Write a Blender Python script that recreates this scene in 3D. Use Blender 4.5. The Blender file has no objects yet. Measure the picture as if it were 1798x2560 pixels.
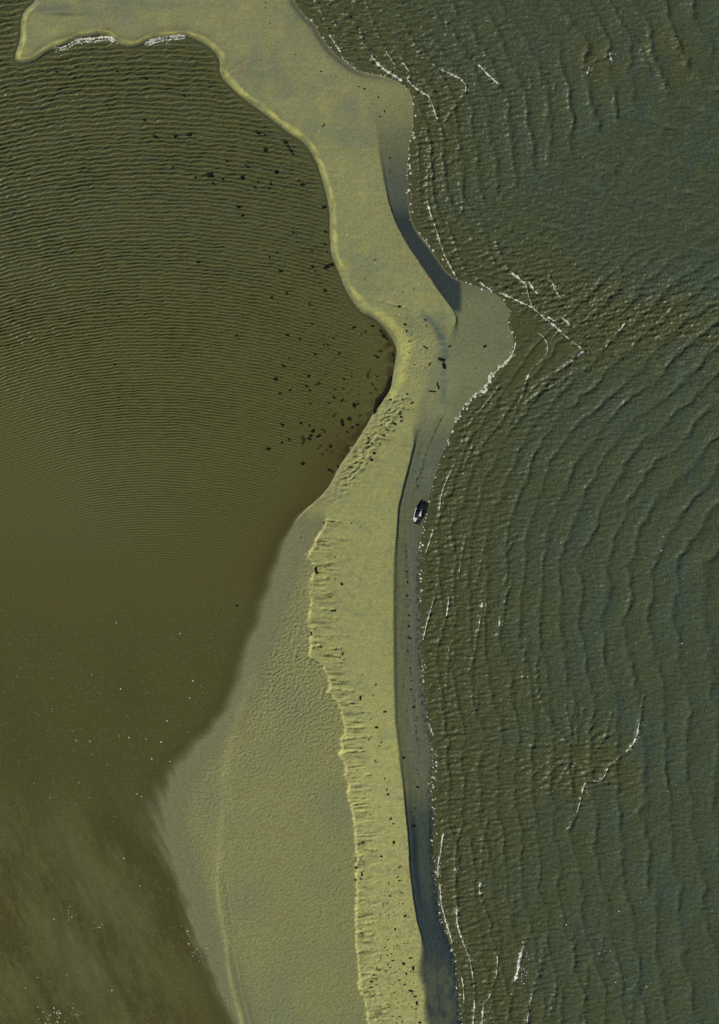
import bpy, bmesh, math, random
import numpy as np

# ------------------------------------------------------------------ camera, sky, sun, exposure
scene = bpy.context.scene
COL = scene.collection
S = 0.2                        # metres per map unit (the plan below is drawn in units of 0.2 m)
def W(px, py, z=0.0):
    return ((px - 899.0) * S, (1280.0 - py) * S, z)

cam_d = bpy.data.cameras.new('camera')
cam = bpy.data.objects.new('camera', cam_d)
COL.objects.link(cam)
CAM_H = 1200.0
cam.location = (0, 0, CAM_H)
cam_d.sensor_fit = 'VERTICAL'
cam_d.sensor_height = 24.0
cam_d.lens = 24.0 * CAM_H / 512.0
cam_d.clip_start = 1.0
cam_d.clip_end = 20000.0
scene.camera = cam

SUN_EL = math.radians(32.0)
SUN_AZ = math.radians(-50.0)       # clockwise from north (+y): the light comes from the north-west
world = bpy.data.worlds.new("World")
scene.world = world
world.use_nodes = True
wn = world.node_tree.nodes
wn.clear()
sky = wn.new('ShaderNodeTexSky')
sky.sky_type = 'NISHITA'
sky.sun_disc = False
sky.sun_elevation = SUN_EL
sky.sun_rotation = SUN_AZ
bg = wn.new('ShaderNodeBackground')
bg.inputs['Strength'].default_value = 0.06
wo = wn.new('ShaderNodeOutputWorld')
world.node_tree.links.new(sky.outputs[0], bg.inputs['Color'])
world.node_tree.links.new(bg.outputs[0], wo.inputs['Surface'])

sun_d = bpy.data.lights.new('sun', 'SUN')
sun_d.energy = 4.25
sun_d.angle = math.radians(0.5)
sun_d.color = (1.0, 0.97, 0.82)
sun = bpy.data.objects.new('sun', sun_d)
COL.objects.link(sun)
sd = (math.sin(SUN_AZ) * math.cos(SUN_EL), math.cos(SUN_AZ) * math.cos(SUN_EL), math.sin(SUN_EL))
sun.rotation_euler = (math.pi / 2 - SUN_EL, 0, math.pi - SUN_AZ)
sun.location = (sd[0] * 800, sd[1] * 800, sd[2] * 800)

scene.view_settings.view_transform = 'Standard'
scene.view_settings.look = 'None'
scene.view_settings.exposure = 0.0
scene.view_settings.gamma = 1.0

random.seed(7)
rng = np.random.default_rng(7)
f32 = np.float32

# ------------------------------------------------------------------ numeric helpers
_perm = rng.permutation(256).astype(np.int32)
_perm = np.concatenate([_perm, _perm, _perm[:2]])
_ga = rng.uniform(0, 2 * np.pi, 256)
_gx = np.cos(_ga).astype(f32); _gy = np.sin(_ga).astype(f32)

def pn(x, y, seed=0):
    """gradient noise, about -0.7..0.7"""
    x = np.asarray(x, f32) + f32(seed * 17.31); y = np.asarray(y, f32) + f32(seed * 9.77)
    xf = np.floor(x); yf = np.floor(y)
    xi = xf.astype(np.int32) & 255; yi = yf.astype(np.int32) & 255
    fx = x - xf; fy = y - yf
    u = fx * fx * fx * (fx * (fx * 6 - 15) + 10); v = fy * fy * fy * (fy * (fy * 6 - 15) + 10)
    p0 = _perm[xi]; p1 = _perm[xi + 1]
    a = _perm[p0 + yi]; b = _perm[p1 + yi]; c = _perm[p0 + yi + 1]; d = _perm[p1 + yi + 1]
    n00 = _gx[a] * fx + _gy[a] * fy
    n10 = _gx[b] * (fx - 1) + _gy[b] * fy
    n01 = _gx[c] * fx + _gy[c] * (fy - 1)
    n11 = _gx[d] * (fx - 1) + _gy[d] * (fy - 1)
    n0 = n00 + u * (n10 - n00); n1 = n01 + u * (n11 - n01)
    return (n0 + v * (n1 - n0)).astype(f32)

def ss(a, b, x):
    t = np.clip((x - a) / (b - a), 0, 1)
    return t * t * (3 - 2 * t)

def pdist(X, Y, pts):
    """distance to a polyline"""
    d2 = np.full(X.shape, 1e12, f32)
    for (ax, ay), (bx, by) in zip(pts[:-1], pts[1:]):
        ex, ey = bx - ax, by - ay
        L = ex * ex + ey * ey + 1e-9
        t = np.clip(((X - ax) * ex + (Y - ay) * ey) / L, 0, 1)
        dx = X - (ax + t * ex); dy = Y - (ay + t * ey)
        np.minimum(d2, dx * dx + dy * dy, out=d2)
    return np.sqrt(d2)

def inside(X, Y, poly):
    r = np.zeros(X.shape, bool)
    n = len(poly)
    for i in range(n):
        ax, ay = poly[i]; bx, by = poly[(i + 1) % n]
        if ay == by: continue
        c = (ay > Y) != (by > Y)
        xi = (bx - ax) * (Y - ay) / (by - ay) + ax
        r ^= c & (X < xi)
    return r

def smooth_line(pts, n=3):
    pts = [tuple(map(float, p)) for p in pts]
    for _ in range(n):
        q = [pts[0]]
        for a, b in zip(pts[:-1], pts[1:]):
            q.append((0.75 * a[0] + 0.25 * b[0], 0.75 * a[1] + 0.25 * b[1]))
            q.append((0.25 * a[0] + 0.75 * b[0], 0.25 * a[1] + 0.75 * b[1]))
        q.append(pts[-1]); pts = q
    return pts

def lin(c):
    c = np.asarray(c, float) / 255.0
    return np.where(c <= 0.04045, c / 12.92, ((c + 0.055) / 1.055) ** 2.4).astype(f32)

def mixc(C, col, m):
    return C + (lin(col)[None, None, :] - C) * m[..., None]

def bump_line(H, xs, ys, pts, h, w):
    """raise a rounded ridge along a polyline on a grid"""
    px = [p[0] for p in pts]; py = [p[1] for p in pts]
    m = 3.2 * w
    i0, i1 = np.searchsorted(xs, [min(px) - m, max(px) + m])
    j0, j1 = np.searchsorted(ys, [min(py) - m, max(py) + m])
    if i1 <= i0 or j1 <= j0: return None
    X, Y = np.meshgrid(xs[i0:i1], ys[j0:j1])
    # ends taper
    d = pdist(X, Y, pts)
    g = np.exp(-(d / w) ** 2) * np.clip(0.75 + 1.5 * pn(X / 13, Y / 9, 151), .1, 1.3)
    H[j0:j1, i0:i1] += h * g
    return (slice(j0, j1), slice(i0, i1)), g

def sampler(F, xs, ys):
    def f(x, y):
        x = np.asarray(x, float); y = np.asarray(y, float)
        i = np.clip(np.searchsorted(xs, x) - 1, 0, len(xs) - 2)
        j = np.clip(np.searchsorted(ys, y) - 1, 0, len(ys) - 2)
        tx = np.clip((x - xs[i]) / (xs[i + 1] - xs[i]), 0, 1)
        ty = np.clip((y - ys[j]) / (ys[j + 1] - ys[j]), 0, 1)
        return ((F[j, i] * (1 - tx) + F[j, i + 1] * tx) * (1 - ty)
                + (F[j + 1, i] * (1 - tx) + F[j + 1, i + 1] * tx) * ty)
    return f

def grid_mesh(name, xs, ys, H, keep, color, attrs, mat):
    """one sheet from a height grid; faces whose four corners are kept"""
    ny, nx = H.shape
    fk = keep[:-1, :-1] & keep[1:, :-1] & keep[:-1, 1:] & keep[1:, 1:]
    used = np.zeros((ny, nx), bool)
    used[:-1, :-1] |= fk; used[1:, :-1] |= fk; used[:-1, 1:] |= fk; used[1:, 1:] |= fk
    idx = np.full((ny, nx), -1, np.int32)
    nv = int(used.sum()); idx[used] = np.arange(nv, dtype=np.int32)
    X, Y = np.meshgrid((xs - 899.0) * S, (1280.0 - ys) * S)
    co = np.empty((nv, 3), f32)
    co[:, 0] = X[used]; co[:, 1] = Y[used]; co[:, 2] = H[used]
    q = np.stack([idx[1:, :-1][fk], idx[1:, 1:][fk], idx[:-1, 1:][fk], idx[:-1, :-1][fk]], 1)
    nf = len(q)
    me = bpy.data.meshes.new(name)
    me.vertices.add(nv); me.vertices.foreach_set('co', co.ravel())
    me.loops.add(nf * 4); me.loops.foreach_set('vertex_index', q.ravel().astype(np.int32))
    me.polygons.add(nf)
    me.polygons.foreach_set('loop_start', np.arange(0, nf * 4, 4, dtype=np.int32))
    me.polygons.foreach_set('use_smooth', np.ones(nf, bool))
    me.update(calc_edges=True)
    ca = me.color_attributes.new('tone', 'FLOAT_COLOR', 'POINT')
    c4 = np.ones((nv, 4), f32); c4[:, :3] = color[used]
    ca.data.foreach_set('color', c4.ravel())
    for k, A in attrs.items():
        at = me.attributes.new(k, 'FLOAT', 'POINT')
        at.data.foreach_set('value', A[used].astype(f32))
    me.materials.append(mat)
    o = bpy.data.objects.new(name, me)
    COL.objects.link(o)
    return o

# ------------------------------------------------------------------ materials
def base_mat(name):
    m = bpy.data.materials.new(name); m.use_nodes = True
    nt = m.node_tree
    return m, nt, nt.nodes['Principled BSDF'], nt.nodes['Material Output']

def noise_node(nt, scale, detail=3.0, rough=0.55):
    tc = nt.nodes.new('ShaderNodeNewGeometry')
    n = nt.nodes.new('ShaderNodeTexNoise')
    n.inputs['Scale'].default_value = scale
    n.inputs['Detail'].default_value = detail
    n.inputs['Roughness'].default_value = rough
    nt.links.new(tc.outputs['Position'], n.inputs['Vector'])
    return n

def tone_times_noise(nt, bs, amp, scale):
    at = nt.nodes.new('ShaderNodeAttribute'); at.attribute_name = 'tone'
    n = noise_node(nt, scale)
    mr = nt.nodes.new('ShaderNodeMapRange')
    mr.inputs['From Min'].default_value = 0.3; mr.inputs['From Max'].default_value = 0.7
    mr.inputs['To Min'].default_value = 1 - amp; mr.inputs['To Max'].default_value = 1 + amp
    nt.links.new(n.outputs['Fac'], mr.inputs['Value'])
    vm = nt.nodes.new('ShaderNodeVectorMath'); vm.operation = 'SCALE'
    nt.links.new(at.outputs['Color'], vm.inputs[0])
    nt.links.new(mr.outputs[0], vm.inputs['Scale'])
    nt.links.new(vm.outputs[0], bs.inputs['Base Color'])

def bump_node(nt, bs, scale, strength, dist):
    n = noise_node(nt, scale, 4.0, 0.6)
    b = nt.nodes.new('ShaderNodeBump')
    b.inputs['Strength'].default_value = strength
    b.inputs['Distance'].default_value = dist
    nt.links.new(n.outputs['Fac'], b.inputs['Height'])
    nt.links.new(b.outputs[0], bs.inputs['Normal'])

def sand_material():
    m, nt, bs, out = base_mat('sand')
    tone_times_noise(nt, bs, 0.15, 1.1)
    wt = nt.nodes.new('ShaderNodeAttribute'); wt.attribute_name = 'wet'
    mr = nt.nodes.new('ShaderNodeMapRange')
    mr.inputs['To Min'].default_value = 0.95; mr.inputs['To Max'].default_value = 0.42
    nt.links.new(wt.outputs['Fac'], mr.inputs['Value'])
    nt.links.new(mr.outputs[0], bs.inputs['Roughness'])
    bump_node(nt, bs, 1.0, 0.55, 0.30)
    return m

def water_material(name, bump_scale, bump_strength, bump_dist, amp, rough):
    m, nt, bs, out = base_mat(name)
    tone_times_noise(nt, bs, amp, 0.8)
    bs.inputs['Roughness'].default_value = rough
    bs.inputs['IOR'].default_value = 1.33
    bump_node(nt, bs, bump_scale, bump_strength, bump_dist)
    op = nt.nodes.new('ShaderNodeAttribute'); op.attribute_name = 'murk'
    tr = nt.nodes.new('ShaderNodeBsdfTransparent')
    mx = nt.nodes.new('ShaderNodeMixShader')
    nt.links.new(op.outputs['Fac'], mx.inputs['Fac'])
    nt.links.new(tr.outputs[0], mx.inputs[1])
    nt.links.new(bs.outputs[0], mx.inputs[2])
    nt.links.new(mx.outputs[0], out.inputs['Surface'])
    return m

def plain_mat(name, c0, c1, scale, rough=0.9):
    m, nt, bs, out = base_mat(name)
    n = noise_node(nt, scale)
    r = nt.nodes.new('ShaderNodeValToRGB')
    r.color_ramp.elements[0].position = 0.35; r.color_ramp.elements[1].position = 0.65
    r.color_ramp.elements[0].color = (*c0, 1); r.color_ramp.elements[1].color = (*c1, 1)
    nt.links.new(n.outputs['Fac'], r.inputs['Fac'])
    nt.links.new(r.outputs[0], bs.inputs['Base Color'])
    bs.inputs['Roughness'].default_value = rough
    return m

M_SAND = sand_material()
M_LAGOON = water_material('lagoon_water', 1.6, 0.25, 0.2, 0.10, 0.30)
M_SEA = water_material('sea_water', 1.1, 0.55, 0.35, 0.16, 0.30)
M_WEED = plain_mat('black_seaweed', (0.006, 0.006, 0.004), (0.018, 0.016, 0.008), 2.0)
M_BROWN = plain_mat('brown_seaweed', (0.030, 0.024, 0.008), (0.055, 0.042, 0.014), 2.0)
M_WRACK = plain_mat('dry_wrack', (0.022, 0.021, 0.010), (0.055, 0.05, 0.022), 2.0)
for m_ in (M_WEED, M_BROWN, M_WRACK): m_.node_tree.nodes['Principled BSDF'].inputs['Specular IOR Level'].default_value = 0.1
M_FOAM = plain_mat('foam', (0.50, 0.50, 0.40), (0.80, 0.80, 0.70), 2.0)
M_STONE = plain_mat('pale_stone', (0.55, 0.55, 0.45), (0.75, 0.75, 0.65), 2.0)
M_HULL = plain_mat('tarred_hull', (0.006, 0.007, 0.009), (0.016, 0.018, 0.022), 1.5, 0.6)
M_WHITE = plain_mat('weathered_white_paint', (0.70, 0.72, 0.70), (0.82, 0.83, 0.80), 1.5, 0.5)
M_TIMBER = plain_mat('wet_timber', (0.03, 0.035, 0.04), (0.06, 0.065, 0.07), 1.5, 0.6)

# ------------------------------------------------------------------ the plan (map units)
LAGOON_SHORE = [(110,-140),(95,0),(61,28),(53,56),(53,100),(36,145),(50,159),(84,156),(112,134),(140,120),(184,103),
 (201,95),(262,84),(290,103),(312,117),(346,117),(379,98),(463,89),(502,103),(536,126),(552,151),(550,184),(564,204),
 (614,251),(670,290),(725,335),(764,357),(792,402),(806,446),(817,485),(826,530),(826,586),(829,640),(848,679),
 (862,718),(882,754),(900,777),(915,788),(936,797),(951,809),(967,826),(982,847),(991,867),(993,881),(990,901),
 (987,919),(982,944),(972,976),(962,994),(949,1014),(934,1033),(920,1061),(904,1087),(884,1118),(865,1146),
 (850,1165),(831,1204),(818,1226),(795,1250),(760,1278),(730,1315),(706,1380),(688,1436),(672,1492),(652,1548),
 (627,1615),(605,1682),(582,1754),(558,1799),(519,1844),(478,1882),(440,1935),(414,1995),(408,2060),(424,2120),
 (446,2185),(466,2250),(482,2320),(510,2375),(536,2430),(563,2490),(590,2560),(625,2700)]
SEA_SHORE = [(700,-140),(737,0),(759,33),(792,61),(803,89),(831,125),(859,151),(900,177),(933,184),(975,193),(1006,206),
 (1031,234),(1036,267),(1034,334),(1020,384),(1024,473),(1028,540),(1045,579),(1073,613),(1095,645),(1123,685),
 (1167,707),(1234,728),(1262,751),(1277,785),(1270,807),(1282,830),(1288,857),(1273,902),(1234,932),(1217,969),
 (1179,995),(1151,1030),(1137,1063),(1117,1114),(1095,1164),(1084,1208),(1073,1247),(1062,1291),(1056,1336),
 (1049,1408),(1052,1475),(1055,1614),(1059,1726),(1073,1810),(1086,1866),(1087,1920),(1080,1965),(1086,2032),
 (1082,2104),(1087,2182),(1095,2238),(1101,2283),(1117,2338),(1138,2394),(1145,2455),(1149,2511),(1156,2560),(1170,2700)]
DRY_EDGE = [(690,-140),(720,0),(770,85),(830,150),(914,212),(947,301),(953,379),(970,490),(986,546),(1014,602),(1059,669),
 (1104,736),(1140,780),(1146,815),(1130,880),(1095,960),(1065,1040),(1042,1092),(1020,1182),(1004,1240),(996,1282),
 (992,1393),(990,1505),(992,1784),(1003,1873),(1007,1920),(1014,2007),(1024,2110),(1025,2160),(1031,2212),(1040,2280),
 (1050,2324),(1058,2350),(1067,2380),(1062,2420),(1072,2490),(1073,2541),(1081,2560),(1095,2700)]
SCARP = [(815,1280),(815,1301),(806,1322),(791,1341),(785,1364),(770,1381),(771,1400),(784,1411),(783,1432),(775,1451),
 (777,1472),(777,1507),(774,1527),(767,1552),(774,1567),(780,1585),(771,1599),(775,1618),(772,1644),(784,1653),(797,1659),
 (811,1678),(820,1698),(824,1717),(813,1734),(831,1739),(843,1757),(851,1781),(858,1806),(862,1832),(848,1849),(857,1872),
 (845,1884),(858,1903),(865,1919),(857,1940),(872,1962),(866,1983),(872,1999),(884,2054),(887,2090),(888,2124),(890,2200),
 (888,2280),(889,2357),(892,2411),(898,2437),(892,2467),(904,2487),(914,2513),(918,2560),(925,2700)]
PALE_RIDGE = [(655,1640),(620,1740),(582,1832),(565,1920),(563,2004),(552,2104),(544,2210),(552,2277),(568,2350),(573,2422),
 (586,2484),(608,2560),(650,2700)]
LAGOON_SHORE = smooth_line(LAGOON_SHORE, 1); SEA_SHORE = smooth_line(SEA_SHORE, 1)
DRY_EDGE = smooth_line(DRY_EDGE, 1); PALE_RIDGE = smooth_line(PALE_RIDGE, 2); SCARP_S = smooth_line(SCARP, 1)
LAND = LAGOON_SHORE + SEA_SHORE[::-1]
BANK = SCARP_S + DRY_EDGE[::-1] + [(560,-140),(560,60),(500,130),(640,330),(780,480),(800,680),(960,900),(900,1000),(800,1200),(815,1270)]

# ------------------------------------------------------------------ sand: heights
gx = np.arange(-110, 1450, 1.7).astype(f32); gy = np.arange(-110, 2671, 1.7).astype(f32)
X, Y = np.meshgrid(gx, gy)
wob = 4.0 * pn(X / 40, Y / 40, 1) + 2.0 * pn(X / 13, Y / 13, 2)
sgn = np.where(inside(X, Y, LAND), 1, -1).astype(f32)
dl = pdist(X, Y, LAGOON_SHORE) * sgn
ds = pdist(X, Y, SEA_SHORE) * np.where(inside(X, Y, SEA_SHORE + [(2600,2700),(2600,-140)]), -1, 1)
inb = np.where(inside(X, Y, BANK), 1, -1).astype(f32)
de = pdist(X, Y, DRY_EDGE) * np.where(inside(X, Y, [(-400,-140)] + DRY_EDGE + [(-400,2700)]), 1, -1)
dw = pdist(X, Y, SCARP_S) * np.where(inside(X, Y, [(815,-200)] + SCARP_S + [(2000,2700),(2000,-200)]), 1, -1)

soft = ss(1200, 1330, Y)                                   # the lagoon shore turns into a gentle mud slope southwards
apron = np.exp(-((Y - 2040) / 130.0) ** 2)
wl = 13 + soft * 110 + apron * 150
stk = pn((X * 0.90 - Y * 0.43) / 13, (X * 0.43 + Y * 0.90) / 120, 104) + .6 * pn((X * 0.90 - Y * 0.43) / 5, (X * 0.43 + Y * 0.90) / 50, 105)
dl_w = dl + wob * (0.25 + 0.5 * soft) + soft * 10 * pn(X / 70, Y / 50, 3) + (apron + .5 * ss(2100, 2300, Y)) * 24 * stk
H = 0.75 * np.tanh(dl_w / wl)
H = np.where(dl_w < 0, H * (1 + soft * 0.5) + np.minimum(0, dl_w + 60) * (0.006 - .0035 * soft), H)
hs = 0.5 * np.tanh((ds + 0.6 * wob) / 45.0) + np.minimum(0, ds) * 0.010
H = np.minimum(H, 0.02 + hs + 0.25 * ss(0, 120, ds))
# shoals under the murky water, south-west corner: streaks drawn out by the current
sx = X * 0.90 - Y * 0.43; sy = X * 0.43 + Y * 0.90
streak = pn(sx / 30, sy / 190, 4) + 0.6 * pn(sx / 11, sy / 90, 5) + 0.35 * pn(sx / 5, sy / 22, 6)
sho = np.zeros_like(X)
for (cx, cy, rx, ry, a) in [(190, 2200, 60, 190, 1.0), (240, 2440, 150, 130, 1.0), (110, 2490, 40, 140, .7), (40, 2150, 60, 160, .6),
                            (300, 2060, 70, 160, .7), (350, 2280, 110, 170, .55), (60, 1900, 80, 150, .45), (190, 2350, 70, 170, .85), (420, 2150, 30, 110, .7), (320, 1740, 45, 90, .5), (10, 1720, 50, 160, .5)]:
    u = ((X - cx) * 0.90 - (Y - cy) * 0.43) / rx; v = ((X - cx) * 0.43 + (Y - cy) * 0.90) / ry
    sho = np.maximum(sho, a * np.exp(-(u * u + v * v)))
inl = (dl < 0) & (X < 1000)
H = np.where(inl, np.maximum(H, -0.52 + 0.37 * sho * (0.95 + 0.42 * streak) + 0.10 * pn(sx / 120, sy / 260, 135) * soft), H)

# levee along the lagoon edge
lc = np.interp(Y, [0, 120, 400, 640, 760, 850, 950, 1010], [9, 10, 11, 12, 16, 23, 24, 14]).astype(f32)
lwid = (np.interp(Y, [0, 300, 640, 760, 850, 950, 1010], [4.5, 6, 5.5, 8, 14, 15, 8]) * (1 + .9 * pn(X / 60, Y / 60, 125))).astype(f32)
lev = np.exp(-(np.abs((dl + 0.5 * wob - lc) / lwid)) ** 3) * (1 - ss(970, 1060, Y)) * ss(0, 40, Y + 60 * (X < 70))
H += 0.09 * lev
# dry bank: low scarp on both sides
ew = np.interp(Y, [0, 200, 300, 470, 500, 800, 830, 900, 1060, 1110, 1330, 1400, 1900, 2000, 2340, 2390, 2440, 2480, 2560],
               [60, 45, 14, 5, 3, 3, 16, 45, 30, 3, 3, 9, 9, 3, 3, 18, 26, 12, 20]).astype(f32)
dryE = ss(-0.3, 1.0, (de + 0.25 * wob) / ew)
tj = ss(1270, 1315, Y)
dryW = (1 - tj) + tj * ss(-1, 5, dw + 0.7 * wob + 5 * pn(X / 9, Y / 7, 163))
bank = dryE * dryW * (sgn > 0)
H += bank * (0.25 + 0.55 * ss(320, 520, Y)) * (1 - .85 * ss(800, 860, Y) * (1 - ss(1030, 1100, Y)))
H += np.where(dw > 0, 0.10 * np.exp(-(dw - 8) / 25.0), 0) * ss(1280, 1320, Y) * ss(0, 8, dw)   # crest just inside the scarp

# gullies running down the bank
gm1 = np.exp(-((dl - 30) / 24.0) ** 2) * ss(975, 1010, Y) * (1 - ss(1180, 1290, Y))
ga = (X * 0.36 + Y * 0.93) + 3 * pn(X / 30, Y / 30, 8); gb = (X * 0.93 - Y * 0.36)
H += gm1 * 1.15 * (1.1 * (0.25 - np.abs(pn(ga / 13.0, gb / 24.0, 9))) + 0.55 * pn(ga / 6.0, gb / 14.0, 10) + .3 * pn(X / 6, Y / 6, 110))
gm2 = ss(2, 12, dw) * (1 - ss(30, 75, dw + 30 * pn(X / 50, Y / 25, 11))) * ss(1290, 1330, Y)
tilt = np.interp(Y, [1300, 1700, 2100, 2560], [0.10, 0.05, -0.12, 0.02]).astype(f32)
ga = Y - tilt * X
gfine = ss(1850, 2050, Y)
gr = (1 - gfine) * (pn(X / 55, ga / 15, 12) + 0.7 * pn(X / 40, ga / 8, 112)) + gfine * (pn(X / 48, ga / 9, 212) + .4 * pn(X / 40, ga / 18, 213)) + 0.4 * pn(X / 20, ga / 4.5, 13)
gr = gr + 0.25 * pn(X / 9, Y / 7, 113)
H += gm2 * 0.80 * gr * (0.25 + 1.0 * ss(-0.2, 0.35, pn(X / 60, Y / 28, 14)))
# trampled small hollows on the bank
tram = ss(1900, 2350, Y) * (dw > 4) * (de > 6)
H += tram * 0.22 * (np.minimum(0, pn(X / 7, Y / 6, 15) + 0.12))
H += bank * (0.05 * pn(X / 14, Y / 14, 16) + 0.05 * pn(X / 5, Y / 4, 116))
plat = np.exp(-(((X - 1045) / 50) ** 2 + ((Y - 880) / 95) ** 2) ** 2) * bank
H += plat * 0.30 * np.minimum(0.05, pn(X / 7, Y / 6, 132) + .5 * pn(X / 13, Y / 10, 133))
# lumpy tidal flat
flat = (dw < 0) * ss(1330, 1420, Y) * ss(20, 70, dl)
rough_f = 0.35 + 0.65 * np.exp(-((Y - 1680) / 190.0) ** 2)
H += flat * rough_f * 0.38 * (pn(X / 7.5 + Y / 30, Y / 6.0, 17) + 0.5 * pn(X / 3.6, Y / 3.6, 18))
H += ss(10, 60, dl) * ss(10, 60, ds) * 0.06 * pn(X / 9, Y / 9, 19) * ss(1050, 700, Y) * 0.5

pr = pdist(X, Y, PALE_RIDGE)
prm = np.exp(-(pr / 8.0) ** 2) * ss(1650, 1900, Y)
H += 0.20 * np.exp(-(pr / 6.0) ** 2) * ss(2080, 2300, Y) + .05 * np.exp(-(pr / 11.0) ** 2)
pr2 = pdist(X, Y, [(572,2300),(592,2400),(606,2480),(640,2600)])
H += 0.12 * np.exp(-(pr2 / 5.0) ** 2) - 0.14 * np.exp(-((pdist(X, Y, [(566,2210),(585,2380),(600,2470),(625,2580)])) / 4.0) ** 2)

RIDGES = [
 ([(996,1014),(1010,1021),(1036,1019)],.5,4),([(986,1027),(996,1033)],.45,4),([(982,1042),(1005,1047)],.5,4),
 ([(962,1055),(977,1058)],.45,4),([(968,1065),(982,1075)],.5,4),([(946,1081),(962,1083)],.45,4),([(941,1093),(968,1098)],.5,4),
 ([(921,1118),(943,1126)],.45,4),([(914,1138),(932,1143)],.5,4),([(884,1146),(915,1158)],.3,4),([(869,1163),(909,1171)],.25,4),
 ([(908,1095),(921,1102)],.3,4),([(877,1120),(889,1128)],.25,4),([(1006,990),(1023,998)],.35,3.5),([(955,1024),(974,1034)],.3,4),
 ([(836,1720),(884,1727)],.3,3.2),([(850,1755),(891,1756)],.3,3),([(869,1845),(925,1840)],.3,3.2),([(864,1880),(909,1875)],.25,3.2),
 ([(878,1941),(925,1935)],.22,3.5),([(878,1977),(926,1972)],.2,3.5),([(782,1618),(801,1613)],.4,3),([(815,1622),(852,1620)],.38,3),
 ([(838,1637),(858,1646)],.4,3),([(772,1600),(788,1604)],.3,3.5),([(824,1583),(870,1590)],.18,4),([(815,1300),(850,1304)],.3,3),
 ([(810,1444),(838,1450)],.25,3),([(805,1540),(845,1545)],.18,4),([(806,1521),(836,1524)],.2,3),([(768,1385),(772,1402),(786,1412)],.25,4),
 ([(769,1555),(775,1569),(790,1570)],.25,4),([(776,1450),(778,1520)],.2,4),
 ([(949,752),(978,762),(998,766)],.2,3.2),([(1005,768),(1038,780)],.15,3.2),([(822,427),(840,429)],.07,2.5),([(830,472),(851,480)],.07,2.5),
 ([(1044,788),(1070,798)],.08,6),
 ([(888,2140),(905,2138)],.25,3),([(905,2120),(940,2124)],.22,3),([(897,2177),(910,2174)],.2,3),([(1005,888),(1020,902)],.15,3),
 ([(840,2165),(848,2172)],.12,3),([(555,190),(585,172),(620,150)],-.07,4),([(850,1290),(880,1300)],.1,4),
 ([(926,2408),(938,2404),(950,2397)],.15,2.5),([(925,2440),(938,2444)],.2,3),([(942,2548),(958,2541)],.22,3),
]
for p, h, w in RIDGES:
    bump_line(H, gx, gy, p, h * (1.9 if w < 3.9 or h < .3 else 1.25), w * .85)
# small pits on the flat
for (x, y, r) in [(806,2283,5),(725,2308,4),(848,2520,5),(845,2221,3),(823,1965,3),(793,1960,3),(777,1990,5),(700,2110,3),(676,2040,3),(755,1345,4)]:
    i0, i1 = np.searchsorted(gx, [x - 20, x + 20]); j0, j1 = np.searchsorted(gy, [y - 20, y + 20])
    r2 = ((X[j0:j1, i0:i1] - x) ** 2 + (Y[j0:j1, i0:i1] - y) ** 2) / (r * r)
    H[j0:j1, i0:i1] += -0.35 * np.exp(-r2) + 0.14 * np.exp(-r2 / 4)
# a thin drainage groove and edge undercut along the east side of the dry bank
H = H.astype(f32)
LAND_H = sampler(H, gx, gy)

# ------------------------------------------------------------------ sand: colours (dry, damp, wet, silt), plus painted scarp light and gully shade
n1 = pn(X / 160, Y / 160, 20); n2 = pn(X / 45, Y / 60, 21); n3 = pn(X / 90, Y / 14, 22); n4 = pn(X / 18, Y / 9, 23)
C = np.zeros(X.shape + (3,), f32) + lin((107, 103, 70))                     # wet silty sand
top = 1 - ss(300, 520, Y)
damp = ss(5, 40, dl)
C = mixc(C, (128, 125, 86), damp * (1 - soft))
C = mixc(C, (127, 125, 81), flat * 1.0)
C = mixc(C, (131, 129, 84), flat * ss(0.0, 0.5, n1 + 0.5 * n2) * .6)
C = mixc(C, (104, 112, 88), flat * ss(0.1, 0.5, -n1 + 0.5 * n4) * 0.4)
C = mixc(C, (140, 128, 84), soft * np.exp(-(pdist(X, Y, [(600,1790),(560,1860)]) / 40) ** 2) * .7)
C = mixc(C, (114, 112, 80), soft * (dl < 110) * (1 - ss(20, 100, dl)))
dry_t = ss(500, 1500, Y)
dryc = lin((136, 134, 92))[None, None, :] * (1 - dry_t[..., None]) + lin((150, 146, 94))[None, None, :] * dry_t[..., None]
drym = bank * ss(-10, 40, dl) * (0.25 + 0.75 * ss(180, 420, Y))
C = C + (dryc - C) * drym[..., None]
C = mixc(C, (136, 140, 100), bank * ss(0.05, 0.45, n2 + 0.5 * n3) * 0.4)
C = mixc(C, (150, 145, 88), bank * ss(0.05, 0.45, -n2 + 0.6 * n3) * 0.35)
C = mixc(C, (158, 153, 98), bank * ss(1600, 1950, Y) * 0.6)
C = mixc(C, (128, 126, 84), bank * np.exp(-((dl - 20) / 25.0) ** 2) * ss(1000, 1040, Y) * 0.4)
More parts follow.
